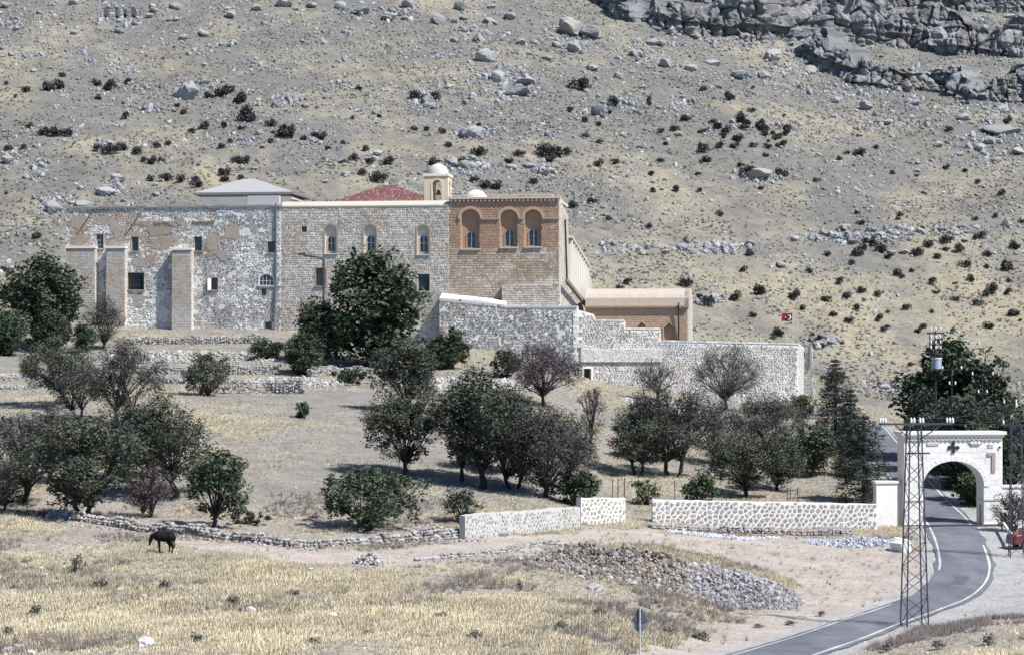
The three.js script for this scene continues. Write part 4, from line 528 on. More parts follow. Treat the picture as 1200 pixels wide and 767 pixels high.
function stoneSoup(list) { // [pos, size(3), rot, colour, geo] merged
  const gs = [], m4 = new THREE.Matrix4(), q = new THREE.Quaternion(), e = new THREE.Euler(); let n = 0; for (const s of list) n += pebbles[s[4]].attributes.position.count; const pos = new Float32Array(n * 3), nor = new Float32Array(n * 3), col = new Float32Array(n * 3); let o = 0; const v = new THREE.Vector3(), nm = new THREE.Matrix3();
  for (const [p, sz, r, c, gi] of list) { m4.compose(p, q.setFromEuler(e.set(...r)), sz); nm.getNormalMatrix(m4); const g = pebbles[gi], gp_ = g.attributes.position, gn = g.attributes.normal; for (let i = 0; i < gp_.count; i++) { v.fromBufferAttribute(gp_, i).applyMatrix4(m4); pos[o * 3] = v.x; pos[o * 3 + 1] = v.y; pos[o * 3 + 2] = v.z; v.fromBufferAttribute(gn, i).applyMatrix3(nm).normalize(); nor[o * 3] = v.x; nor[o * 3 + 1] = v.y; nor[o * 3 + 2] = v.z; col.set(c, o * 3); o++; } }
  const g = new THREE.BufferGeometry(); g.setAttribute('position', new THREE.BufferAttribute(pos, 3)); g.setAttribute('normal', new THREE.BufferAttribute(nor, 3)); g.setAttribute('color', new THREE.BufferAttribute(col, 3)); return g;
}
const limestone = R => { const k = 0.7 + 0.6 * R(), w = R(); return w < 0.25 ? [0.22 * k, 0.19 * k, 0.165 * k] : [0.30 * k, 0.293 * k, 0.285 * k]; };
// a dry stone wall following the ground: core, faces and top of single stones
function dryWall(label, path, hpx, seed, thick = 0.6, sz0 = 0.34, loose = 0.5) {
  const pts = path.map(q => ground(q[0], q[1], q[2] || 70)), t = thing('dry_stone_wall', label, 'wall', pts[0]), R = rng(seed), list = [], core = [], sz = sz0 * 0.82; const o = pts[0];
  for (let i = 0; i < pts.length - 1; i++) { const a = pts[i], b = pts[i + 1], L = Math.hypot(b.x - a.x, b.z - a.z), dx = (b.x - a.x) / L, dz = (b.z - a.z) / L, nx = -dz, nz = dx, n = Math.max(1, Math.round(L / (sz * 0.8)));
    const hA = hpx * -a.z / FPX; core.push(bar([a.x - o.x, a.y - o.y + hA * 0.22, a.z - o.z], [b.x - o.x, b.y - o.y + hA * 0.22, b.z - o.z], hA * 0.6, thick * 0.4));
    for (let k = 0; k < n; k++) { const s = (k + R() * 0.7) / n, x = lerp(a.x, b.x, s), z = lerp(a.z, b.z, s), D = -z, h = hpx * D / FPX * (0.8 + 0.35 * vn2(x * 0.5, z * 0.5, seed)), gy = H(x, z), rows = Math.max(1, Math.round(h / (sz * 0.62)));
      for (let r = 0; r < rows; r++) for (const side of [1, -1]) { if (side < 0 && r < rows - 2) continue; const w = sz * (0.7 + 0.7 * R()), off = side * (thick * 0.42) * (r === rows - 1 ? 0.4 : 1) + 0.08 * (R() - .5); const sgn = nz > 0 ? 1 : -1; list.push([new THREE.Vector3(x + nx * off * sgn - o.x + 0.1 * (R() - .5), gy + (r + 0.4) * sz * 0.62 - o.y + 0.06 * (R() - .5), z + nz * off * sgn - o.z), new THREE.Vector3(w * 1.25, w * 0.85, w * 1.1), [R() * 0.5, R() * 6, R() * 0.5], limestone(R), Math.floor(R() * 6)]); }
      if (R() < loose) { const w = sz * (0.5 + 0.6 * R()), of = thick + R() * 1.3; const sg = nz > 0 ? 1 : -1, xx = x + nx * of * sg, zz = z + nz * of * sg; list.push([new THREE.Vector3(xx - o.x, H(xx, zz) - o.y + w * 0.2, zz - o.z), new THREE.Vector3(w, w * 0.7, w), [R(), R() * 6, R()], limestone(R), Math.floor(R() * 6)]); } } }
  part(t, 'wall_core', merge(core), M(0.31, 0.305, 0.30, 1)); stuff(t, 'stones', stoneSoup(list), stoneMat); return t;
}
dryWall('low tumbled dry stone wall running past the black horse', [[58, 607], [150, 618], [250, 631], [335, 640], [372, 642]], 13, 701, 0.8, 0.36, 1);
dryWall('rough dry stone wall under the small green tree, joining the pointed garden wall', [[372, 642], [430, 638], [480, 634], [545, 629]], 15, 702, 0.8, 0.38, 0.6);
dryWall('dry stone kerb edging the dirt track', [[486, 657], [540, 652], [600, 644], [655, 637]], 6, 703, 0.5, 0.32, 0.7);
dryWall('lower terrace wall of rough stones ending in a square corner', [[262, 461], [310, 461], [357, 461]], 17, 704, 0.8, 0.4, 0.3);
dryWall('upper terrace wall of rough stones beneath the drainpipe', [[250, 438], [290, 438], [328, 438]], 14, 705, 0.8, 0.4, 0.3);
dryWall('terrace wall of rough stones below the paired buttresses', [[158, 437], [205, 437], [250, 438]], 13, 706, 0.8, 0.4, 0.4);
dryWall('lowest terrace wall of rough stones behind the bush', [[168, 448], [215, 449], [262, 449]], 8, 707, 0.8, 0.38, 0.5);
dryWall('stone footing bank along the foot of the left wing', [[150, 404], [210, 403], [270, 402], [310, 401]], 11, 708, 0.8, 0.4, 1.2);
dryWall('curving rough stone wall below the big dark evergreen', [[362, 441], [400, 437], [440, 437], [470, 441], [505, 446]], 11, 709, 0.8, 0.38, 0.8);
dryWall('terrace wall fragment beside the leaning olive tree', [[-12, 446], [30, 444], [62, 443]], 11, 710, 0.8, 0.38, 0.6);
dryWall('rubble line under the leaning olive tree', [[-12, 456], [30, 455], [64, 454]], 6, 711, 0.8, 0.34, 0.8);
dryWall('rough footing of tumbled stones under the long white garden wall', [[762, 618], [820, 621], [880, 624], [940, 626], [1000, 627]], 8, 712, 0.8, 0.34, 1.2);
console.log('walls');
// ---------------------------------------------------------------- trees and bushes
const barkMat = VC(0.95), leafMat = VC(0.75, { side: THREE.DoubleSide });
function limb(pos, nor, col, idx, pts, r0, r1, c, sides = 6) { // tapered tube through points
  const n = pts.length, base = pos.length / 3, T = new THREE.Vector3(), A = new THREE.Vector3(), B = new THREE.Vector3();
  for (let i = 0; i < n; i++) { T.subVectors(pts[Math.min(i + 1, n - 1)], pts[Math.max(i - 1, 0)]).normalize(); A.set(Math.abs(T.y) > 0.9 ? 1 : 0, Math.abs(T.y) > 0.9 ? 0 : 1, 0).cross(T).normalize(); B.crossVectors(T, A); const r = lerp(r0, r1, i / (n - 1)); for (let k = 0; k < sides; k++) { const a = k / sides * Math.PI * 2, x = Math.cos(a), y = Math.sin(a), nx = A.x * x + B.x * y, ny = A.y * x + B.y * y, nz = A.z * x + B.z * y; pos.push(pts[i].x + nx * r, pts[i].y + ny * r, pts[i].z + nz * r); nor.push(nx, ny, nz); col.push(...c); if (i) { const k2 = (k + 1) % sides, p = base + (i - 1) * sides; idx.push(p + k, p + k2, p + sides + k, p + k2, p + sides + k2, p + sides + k); } } }
}
const woodGeo = (pos, nor, col, idx) => { const g = new THREE.BufferGeometry(); g.setAttribute('position', new THREE.Float32BufferAttribute(pos, 3)); g.setAttribute('normal', new THREE.Float32BufferAttribute(nor, 3)); g.setAttribute('color', new THREE.Float32BufferAttribute(col, 3)); g.setIndex(idx); return g; };
class Leaves { constructor() { this.p = []; this.n = []; this.c = []; }
  add(x, y, z, l, w, R, c) { const a = R() * 6.283, u = (R() * 2 - 1) * 0.75, s = Math.sqrt(1 - u * u); const d = [s * Math.cos(a), u, s * Math.sin(a)]; const b = R() * 6.283, v = (R() * 2 - 1) * 0.75, t = Math.sqrt(1 - v * v); let e = [t * Math.cos(b), v, t * Math.sin(b)]; const dt = d[0] * e[0] + d[1] * e[1] + d[2] * e[2]; e = [e[0] - d[0] * dt, e[1] - d[1] * dt, e[2] - d[2] * dt]; const L = Math.hypot(...e) || 1; e = e.map(q => q / L); const n = [d[1] * e[2] - d[2] * e[1], d[2] * e[0] - d[0] * e[2], d[0] * e[1] - d[1] * e[0]];
    const A = [x - d[0] * l, y - d[1] * l, z - d[2] * l], B = [x + e[0] * w, y + e[1] * w, z + e[2] * w], C = [x + d[0] * l, y + d[1] * l, z + d[2] * l], D = [x - e[0] * w, y - e[1] * w, z - e[2] * w];
    for (const q of [A, C, B, A, D, C]) { this.p.push(q[0], q[1], q[2]); this.n.push(n[0], n[1], n[2]); this.c.push(c[0], c[1], c[2]); } }
  geo() { const g = new THREE.BufferGeometry(); g.setAttribute('position', new THREE.Float32BufferAttribute(this.p, 3)); g.setAttribute('normal', new THREE.Float32BufferAttribute(this.n, 3)); g.setAttribute('color', new THREE.Float32BufferAttribute(this.c, 3)); return g; } }
const V3 = (x, y, z) => new THREE.Vector3(x, y, z);
const KIND = { // leaf colour, leaf half length and half width, density, bark colour
  evergreen: { c: [0.04, 0.062, 0.03], l: 0.15, w: 0.085, d: 1.5, b: [0.063, 0.052, 0.042], clump: 0.36 },
  olive: { c: [0.052, 0.064, 0.043], l: 0.13, w: 0.055, d: 1.15, b: [0.042, 0.036, 0.032], clump: 0.3 },
  green: { c: [0.04, 0.062, 0.03], l: 0.14, w: 0.085, d: 1.15, b: [0.049, 0.042, 0.035], clump: 0.3 },
  grey: { c: [0.064, 0.069, 0.058], l: 0.12, w: 0.045, d: 0.85, b: [0.042, 0.038, 0.035], clump: 0.3, twig: 1 },
  purple: { c: [0.068, 0.053, 0.062], l: 0.12, w: 0.045, d: 0.75, b: [0.049, 0.038, 0.038], clump: 0.32, twig: 1 },
  sparse: { c: [0.09, 0.092, 0.078], l: 0.11, w: 0.045, d: 0.42, b: [0.070, 0.063, 0.056], clump: 0.36, twig: 1.6 },
};
function plantGeo(seed, Hm, Wm, kind, { cb = 0.28, lean = 0, stems = 1, trunkR = 0, trunkOff = 0, dens = 1, big = 1 } = {}) {
  const K = KIND[kind]; big = Math.max(big, Math.sqrt(Wm * Hm * (1 - cb) * 190 * K.d * dens / 16000)); const R = rng(seed), pos = [], nor = [], col = [], idx = [], lv = new Leaves(), cy0 = Hm * cb, rx = Wm / 2, ry = (Hm * 0.97 - cy0) / 2 * 0.94, cy = cy0 + ry, cx = lean * Wm * 0.5; const tr = trunkR || Hm * 0.026 + 0.04, fork = Math.max(0.1, cy0 * 0.75);
  const bc = () => { const k = 0.75 + 0.5 * R(); return K.b.map(q => q * k); };
  const forks = []; for (let s = 0; s < stems; s++) { const a = s * 2.4 + R(), sp = stems > 1 ? tr * 1.6 + 0.05 * Hm * R() : 0, b0 = V3(trunkOff + Math.cos(a) * sp * 0.4, -0.3, Math.sin(a) * sp * 0.4), b2 = V3(lerp(trunkOff, cx, 0.55) + Math.cos(a) * sp * 1.4, fork, Math.sin(a) * sp), b1 = b0.clone().lerp(b2, 0.5).add(V3((R() - .5) * tr * 2, 0, (R() - .5) * tr * 2)); limb(pos, nor, col, idx, [b0, b1, b2], tr * (stems > 1 ? 0.8 : 1.25), tr * 0.72, bc(), 7); forks.push(b2); }
  const N = Math.round(clamp(16 + Wm * 3.2, 12, 46)), clumps = [];
  for (let i = 0; i < N; i++) { const a = i * 2.39996 + R() * 0.7, u = 1 - 2 * (i + 0.5) / N + (R() - .5) * 0.15, s = Math.sqrt(Math.max(0, 1 - u * u)), r = 0.38 + 0.55 * Math.cbrt(R()); const sx = 1 + 0.3 * (R() - .5); const p = V3(cx + Math.cos(a) * s * r * rx * sx, cy + u * r * ry * (0.9 + 0.2 * R()), Math.sin(a) * s * r * rx * sx); if (u < -0.2 && R() < 0.3 || R() < 0.1) continue; clumps.push([p, Math.min(rx, ry * 1.15) * K.clump * (0.5 + 0.95 * R())]); }
  { let mx = 0, my = 0; for (const [p, r] of clumps) { mx = Math.max(mx, Math.abs(p.x - cx) + r * 0.9); my = Math.max(my, p.y - cy + r * 0.85); } for (const c of clumps) { c[0].x = cx + (c[0].x - cx) * rx / mx; c[0].z *= rx / mx; c[0].y = cy + (c[0].y - cy) * (Hm - cy) / my; c[1] *= Math.sqrt(rx / mx); } }
  clumps.push([V3(cx, cy, 0), Math.min(rx, ry) * 0.45], [V3(cx + 0.2 * rx, cy + 0.4 * ry, 0), Math.min(rx, ry) * 0.4]);
  for (const [p, cr] of clumps) { const f = forks[Math.floor(R() * forks.length)], m = f.clone().lerp(p, 0.5).add(V3((R() - .5) * 0.12 * Wm, 0.06 * Hm * (R() - 0.3), (R() - .5) * 0.12 * Wm)); limb(pos, nor, col, idx, [f, f.clone().lerp(m, 0.5).add(V3(0, 0.02 * Hm, 0)), m, p], tr * (0.3 + 0.25 * R()), tr * 0.07, bc(), 4); const tw = Math.round((K.twig || 0.4) * 7); for (let k = 0; k < tw; k++) { const a = R() * 6.28, u = R() * 1.5 - 0.5, s = Math.sqrt(Math.max(0.05, 1 - u * u)), e = V3(p.x + Math.cos(a) * s * cr * 1.35, p.y + u * cr * 1.3, p.z + Math.sin(a) * s * cr * 1.35); limb(pos, nor, col, idx, [m.clone().lerp(p, 0.4 + 0.6 * R()), p.clone().lerp(e, 0.5), e], 0.025 * big, 0.008 * big, bc(), 3); } }
  const gf = 3.4 / Math.sqrt(rx * ry + 0.3); const vol = clumps.reduce((s, q) => s + q[1] * q[1], 0), n = Math.min(17000, Wm * (Hm - cy0) * 190 * K.d * dens / (big * big));
  for (const [p, cr] of clumps) { const cnt = n * cr * cr / vol, tone = 0.75 + 0.5 * R(), warm = R() < 0.2 ? 1.15 : 1; for (let k = 0; k < cnt; k++) { const a = R() * 6.283, u = R() * 2 - 1, s = Math.sqrt(1 - u * u), r = cr * (0.35 + 0.85 * Math.pow(R(), 0.6)) * (1 + 0.35 * vn3(p.x + Math.cos(a) * 2, u * 2 + p.y, Math.sin(a) * 2 + p.z, 3)), g = tone * (0.65 + 0.7 * R()), qx = p.x + Math.cos(a) * s * r * 1.1, qy = p.y + u * r * 0.92, qz = p.z + Math.sin(a) * s * r * 1.1; if (fbm3(qx * gf, qy * gf * 1.3, qz * gf, 2, seed) < -0.1) continue; lv.add(qx, qy, qz, K.l * big * (0.5 + 1.0 * R()), K.w * big * (0.55 + 0.9 * R()), R, [K.c[0] * g * warm, K.c[1] * g, K.c[2] * g]); } }
  return [woodGeo(pos, nor, col, idx), lv.geo()];
}
function coniferGeo(seed, Hm, Wm, c, taper = 0.9, cb = 0.06) {
  const R = rng(seed), pos = [], nor = [], col = [], idx = [], lv = new Leaves(); limb(pos, nor, col, idx, [V3(0, -0.3, 0), V3(0.05, Hm * 0.5, 0), V3(0, Hm * 0.98, 0)], Hm * 0.022 + 0.05, 0.03, [0.07, 0.055, 0.045], 6);
  const lev = Math.round(Hm * 2.1); for (let i = 0; i < lev; i++) { const t = cb + (1 - cb) * i / lev, y = Hm * t, r = Wm / 2 * Math.pow(1 - (t - cb) / (1 - cb), taper) * (0.75 + 0.5 * R()) + 0.12, nb = 6 + Math.floor(R() * 4); for (let b = 0; b < nb; b++) { const a = b / nb * 6.283 + R() * 0.9, rr = r * (0.7 + 0.45 * R()), e = V3(Math.cos(a) * rr, y - rr * 0.1 + rr * 0.12 * R(), Math.sin(a) * rr); limb(pos, nor, col, idx, [V3(0, y, 0), e.clone().multiplyScalar(0.5).setY(y + 0.05 * rr), e], 0.04, 0.012, [0.06, 0.05, 0.04], 3); const m = Math.round(rr * 30) + 6; for (let k = 0; k < m; k++) { const s = Math.pow(R(), 0.6), w = 0.18 + 0.16 * rr * (1 - s * 0.5), g = 0.6 + 0.8 * R(); lv.add(e.x * s + (R() - .5) * w * 1.6, lerp(y, e.y, s) + (R() - .5) * w * 1.3 - 0.05, e.z * s + (R() - .5) * w * 1.6, 0.13 + 0.06 * R(), 0.045, R, c.map(q => q * g)); } } }
  return [woodGeo(pos, nor, col, idx), lv.geo()];
}
let tseed = 1000;
function tree(label, px, yBase, yTop, wpx, kind, o = {}) {
  const b = ground(px, yBase, o.dmin || 70), s = -b.z / FPX, Hm = (yBase - yTop) * s * 1.03, Wm = wpx * s * (o.bush || kind === 'conifer' ? 1.1 : kind === 'evergreen' ? 1.08 : 1.28), name = o.name || (o.bush ? 'bush' : kind === 'conifer' ? 'conifer_tree' : 'tree'), cat = o.bush ? 'bush' : 'tree';
  const t = thing(name, label, cat, b, o.group); const [w, l] = kind === 'conifer' ? coniferGeo(tseed += 7, Hm, Wm, o.c || [0.034, 0.048, 0.034], o.taper) : plantGeo(tseed += 7, Hm, Wm, kind, { ...o, cb: o.bush ? 0.02 : (o.cb ?? 0.28) * 0.7, dens: (o.dens || 1) * 1.55, stems: o.stems || (o.bush ? 3 : 1) });
  part(t, o.bush ? 'stems' : 'trunk', w, barkMat); part(t, o.bush ? 'foliage' : 'crown', l, leafMat); return t;
}
// left group
tree('dense dark evergreen tree standing against the left corner of the monastery', 48, 408, 300, 88, 'evergreen', { cb: 0.06 });
tree('round dark evergreen bush half cut off beside the dense corner evergreen', 6, 416, 360, 46, 'evergreen', { bush: true });
tree('dark low evergreen bush below the dense corner evergreen', 62, 412, 364, 44, 'evergreen', { bush: true });
tree('thin grey leaved tree in front of the paired buttresses', 122, 408, 347, 42, 'grey', { cb: 0.15, dens: 0.9 });
tree('dark small bush at the foot of the left buttress', 98, 412, 378, 26, 'evergreen', { bush: true });
tree('leaning olive tree with bare lower stem below the corner evergreen', 82, 478, 396, 66, 'olive', { lean: -0.45, cb: 0.36, trunkOff: 0.2 });
tree('olive tree with several dark stems, above the multi-stemmed grove', 143, 498, 397, 82, 'grey', { cb: 0.3, stems: 3, dens: 1.25 });
tree('small grey olive squeezed between two larger olives', 92, 490, 432, 52, 'grey', { stems: 2, dens: 1.3 });
tree('olive tree with fanning stems cut by the picture edge', 22, 590, 482, 96, 'grey', { stems: 3, cb: 0.3, dens: 1.35 });
tree('low grey olive under the fanning olive', 2, 600, 535, 56, 'grey', { stems: 2, cb: 0.2, dens: 1.2 });
tree('broad multi-stemmed olive tree with thick dark trunks above the dry stone wall', 98, 607, 488, 112, 'olive', { stems: 3, cb: 0.24, dens: 1.3 });
tree('tall greyish olive tree with slender leaning trunk', 206, 583, 462, 84, 'olive', { cb: 0.28, lean: -0.2, dens: 1.1 });
tree('thin scrubby olive with reddish twigs below the tall greyish olive', 172, 606, 545, 50, 'purple', { cb: 0.12, stems: 3 });
tree('small round broadleaf tree on a straight trunk, alone beside the horse', 252, 620, 525, 64, 'green', { cb: 0.24, dens: 0.8 });
tree('loose green bush in front of the terrace walls', 240, 463, 412, 58, 'olive', { bush: true, dens: 0.9 });
tree('tiny dark shrub on the bare orchard slope', 354, 489, 470, 17, 'green', { bush: true });
tree('olive tree filling the gap behind the multi-stemmed grove', 140, 566, 474, 66, 'olive', { cb: 0.2, dens: 1.2, stems: 2 });
tree('greyish olive behind the fanning olive', 58, 566, 476, 66, 'grey', { cb: 0.2, dens: 1.3 });
tree('twiggy olive leaning between the grove and the tall greyish olive', 176, 560, 478, 52, 'grey', { cb: 0.2, dens: 1.1 });
// centre
tree('dense olive between the tall olive and the forked grey tree', 590, 552, 452, 66, 'olive', { cb: 0.16, dens: 1.3 });
tree('grey olive behind the purplish grey tree', 668, 560, 486, 56, 'grey', { cb: 0.15, dens: 1.2 });
tree('olive filling in behind the twin trunked olive', 770, 540, 470, 54, 'olive', { cb: 0.18, dens: 1.1 });
tree('low olive beside the dense round olive', 910, 575, 505, 52, 'olive', { cb: 0.15, dens: 1.1 });
tree('largest dark evergreen tree towering in front of the monastery wall', 440, 428, 292, 102, 'evergreen', { cb: 0.05, dens: 1.15 });
tree('very dark evergreen tucked left of the largest evergreen', 376, 424, 350, 66, 'evergreen', { cb: 0.03, bush: true });
tree('rounded evergreen bush on the stone terrace corner', 354, 438, 391, 46, 'evergreen', { bush: true });
tree('dark spreading shrub below the drainpipe', 312, 420, 396, 40, 'evergreen', { bush: true, dens: 0.8 });
tree('low flat green bush on pale bare ground', 412, 449, 431, 44, 'green', { bush: true, dens: 1.3 });
tree('upright olive tree below the largest evergreen', 476, 480, 396, 62, 'olive', { cb: 0.1, dens: 1.4 });
tree('round olive tree on a bent trunk, throwing its shadow over the slope', 471, 556, 462, 76, 'olive', { cb: 0.26, lean: 0.12, dens: 1.35 });
tree('round bright green bush against the retaining wall corner', 524, 432, 384, 50, 'green', { bush: true, dens: 1.5 });
tree('small dark green bush beside the purple brown tree', 592, 441, 410, 32, 'evergreen', { bush: true });
tree('purple brown tree with forked trunk below the retaining wall', 636, 477, 402, 78, 'purple', { cb: 0.3, dens: 1.35 });
tree('tall olive tree of the central cluster with straight trunk', 564, 572, 431, 92, 'olive', { cb: 0.24, dens: 1.25 });
tree('grey leaved tree with short forked trunk in the central cluster', 602, 572, 474, 74, 'grey', { cb: 0.22, dens: 1.4, stems: 2 });
tree('purplish grey tree with thin trunk at the end of the central cluster', 640, 584, 476, 82, 'grey', { cb: 0.2, dens: 1.4 });
tree('thin dark stemmed olive behind the straight trunked olive', 541, 563, 480, 42, 'olive', { cb: 0.3 });
tree('green bush with crooked branches behind the short white wall', 676, 592, 545, 58, 'green', { bush: true, dens: 0.9 });
tree('bare slender tree in front of the doorway', 693, 520, 452, 30, 'sparse', { cb: 0.3 });
tree('olive tree with twin trunks in the open orchard', 747, 556, 481, 62, 'olive', { stems: 2, cb: 0.32, dens: 1 });
tree('wide crowned olive tree with V shaped trunk in the orchard', 789, 558, 454, 94, 'grey', { stems: 2, cb: 0.3, dens: 1.35 });
tree('almost leafless tree silhouetted against the long terrace wall', 850, 480, 404, 78, 'sparse', { cb: 0.25, dens: 1.5 });
tree('small almost leafless tree against the terrace wall', 771, 470, 420, 46, 'sparse', { cb: 0.3 });
tree('grey green tree below the far end of the terrace wall', 900, 540, 459, 74, 'grey', { cb: 0.2, dens: 1.3 });
tree('dense round olive on a short leaning trunk, behind the long white wall', 873, 582, 508, 80, 'olive', { cb: 0.3, dens: 1.4 });
tree('glossy dark green fig tree with round crown on straw grass', 953, 558, 497, 56, 'evergreen', { cb: 0.25, dens: 1.1 });
tree('pale olive tree in the shade behind the wide crowned olive', 838, 545, 470, 60, 'grey', { cb: 0.25, dens: 1.2 });
tree('low green shrub behind the long white wall', 819, 590, 556, 40, 'green', { bush: true, dens: 0.7 });
tree('small spiky green shrub behind the gap in the wall', 756, 591, 562, 32, 'green', { bush: true, dens: 0.5 });
tree('small dark shrub at the foot of the corner tower', 940, 490, 462, 30, 'evergreen', { bush: true, dens: 0.7 });
tree('pointed dark conifer beside the corner tower', 979, 530, 421, 66, 'conifer', { taper: 0.75 });
tree('broad dark cypress leaning over the driveway', 1012, 592, 486, 66, 'conifer', { taper: 0.45, c: [0.034, 0.046, 0.036] });
tree('dark cypress between the pointed conifer and the driveway', 997, 560, 455, 44, 'conifer', { taper: 0.6, c: [0.04, 0.05, 0.042] });
tree('small tree with spreading low branches above the rough dry stone wall', 434, 619, 548, 104, 'green', { cb: 0.14, stems: 3, dens: 0.75 });
tree('grey green bush beside the grey garden wall', 541, 613, 571, 44, 'olive', { bush: true, dens: 0.9 });
tree('low grey green cushion shrub on the meadow edge', 291, 614, 598, 46, 'olive', { bush: true, dens: 1.5 });
// behind and beside the gate
tree('great dark broadleaf tree crowning the space behind the gateway', 1110, 540, 394, 100, 'evergreen', { cb: 0.12, dens: 1.2, dmin: 200 });
tree('dark broadleaf tree right of the great tree', 1156, 545, 407, 66, 'evergreen', { cb: 0.12, dens: 1, dmin: 200 });
tree('dusky feathery tree behind the gateway top', 1090, 552, 455, 64, 'olive', { cb: 0.05, dens: 1.5, dmin: 200 });
tree('dusky tree shading the road bend behind the arch', 1132, 566, 462, 78, 'olive', { cb: 0.04, dens: 1.6, dmin: 195 });
tree('grey green tree behind the side wall of the gateway', 1186, 575, 470, 66, 'olive', { cb: 0.06, dens: 1.5, dmin: 195 });
tree('dark roadside tree inside the arch view', 1162, 588, 500, 56, 'evergreen', { cb: 0.08, dens: 1.2, dmin: 192 });
tree('straggly bare bush at the right foot of the gateway', 1186, 622, 575, 44, 'sparse', { bush: true, dens: 2.2 });
tree('dense dark bush lining the road seen through the arch', 1146, 592, 548, 46, 'evergreen', { bush: true, dmin: 196 });
tree('dark bush under the arch crown, shading the road bend', 1124, 572, 528, 54, 'evergreen', { bush: true, dmin: 205 });
tree('dark bush at the far end of the road seen through the arch', 1100, 556, 516, 50, 'evergreen', { bush: true, dmin: 215 });
console.log('trees');
// ---------------------------------------------------------------- poles, flag, sign, horse, car
const galv = M(0.055, 0.058, 0.08, 0.55, { metalness: 0.35 }), porcelain = M(0.8, 0.82, 0.85, 0.3), poleDark = M(0.03, 0.028, 0.028, 0.9);
function insulatorGeo(h = 0.34, r = 0.09) { return new THREE.LatheGeometry([[0.02, 0], [r, 0.02], [r * 0.6, h * 0.2], [r, h * 0.3], [r * 0.6, h * 0.5], [r * 0.95, h * 0.62], [r * 0.5, h * 0.82], [0.01, h]].map(q => new THREE.Vector2(...q)), 10); }
const insG = insulatorGeo();
function lattice(label, base, Hm, w0, w1, panels, yaw) {
  const t = thing('lattice_pylon', label, 'pylon', base, 'steel lattice power pylons'); t.rotation.y = yaw; const at = (i, y) => { const w = lerp(w0, w1, y / Hm) / 2, sx = [-1, 1, 1, -1][i], sz = [1, 1, -1, -1][i]; return [sx * w, y, sz * w]; };
  for (let i = 0; i < 4; i++) part(t, 'leg', bar(at(i, -0.4), at(i, Hm), 0.072), galv);
  for (let k = 0; k < panels; k++) { const y0 = Hm * Math.pow(k / panels, 0.93), y1 = Hm * Math.pow((k + 1) / panels, 0.93); for (let s = 0; s < 4; s++) { const a = s, b = (s + 1) % 4; part(t, 'brace', (k + s) % 2 ? bar(at(a, y0), at(b, y1), 0.036) : bar(at(b, y0), at(a, y1), 0.036), galv); } }
  return t;
}
{
  const b = ground(1072, 734), s = -b.z / FPX, Hm = (734 - 497) * s, t = lattice('tall steel lattice pylon with wide crossarm standing on the grassy knoll by road', b, Hm, 26 * s, 13.5 * s, 15, 0.12);
  const aw = 43 * s; const arm = part(t, 'crossarm', merge([box(2 * aw, 0.11, 0.09, 0.1, Hm, 0.22), box(2 * aw, 0.11, 0.09, 0.1, Hm, -0.22)]), M(0.06, 0.062, 0.075, 0.6, { metalness: 0.3 }));
  part(t, 'arm_strut', bar([-0.3, Hm - 0.9, 0.2], [-aw * 0.55, Hm - 0.05, 0.2], 0.06), galv); part(t, 'arm_strut', bar([0.3, Hm - 0.9, 0.2], [aw * 0.75, Hm - 0.05, 0.2], 0.06), galv); part(t, 'foot_bracket', box(28 * s, 0.09, 0.12, 0.15, Hm - 34 * s, 0.3), galv);
  for (const u of [-aw + 0.05, -aw + 0.2, -aw + 0.35, -aw * 0.12, -aw * 0.03, aw * 0.12, aw * 0.2, aw * 0.88, aw * 0.95, aw * 1.02]) part(t, 'insulator', insG, porcelain).position.set(u + 0.1, Hm + 0.05, u * 7 % 0.2);
  const b2 = ground(1192, 652), s2 = -b2.z / FPX, H2 = (652 - 498) * s2, t2 = lattice('steel lattice pylon beside the dark red car, cut by the picture edge', b2, H2, 17 * s2, 11 * s2, 13, -0.1); part(t2, 'crossarm', box(36 * s2, 0.12, 0.12, 0, H2, 0), galv); part(t2, 'mast_tip', bar([0, H2, 0], [0, H2 + 20 * s2, 0], 0.09), galv); for (const u of [-15, 0, 14]) part(t2, 'insulator', insG, porcelain).position.set(u * s2, H2 + 0.06 + (u ? 0 : 20 * s2), 0);
  // wires between the two pylons
  for (const [u, v] of [[-aw + 0.2, -15], [0.1, 0], [aw * 0.9, 14]]) { const A = t.localToWorld(V3(u, Hm + 0.4, 0)), B = t2.localToWorld(V3(v * s2, H2 + 0.4 + (v ? 0 : 20 * s2), 0)), m = A.clone().lerp(B, 0.5); m.y -= 0.8; single('power_wire', 'thin power wire slung between the two lattice pylons', 'wire', new THREE.TubeGeometry(new THREE.QuadraticBezierCurve3(A, m, B), 24, 0.012, 4), poleDark, 'wires between the pylons'); }
}
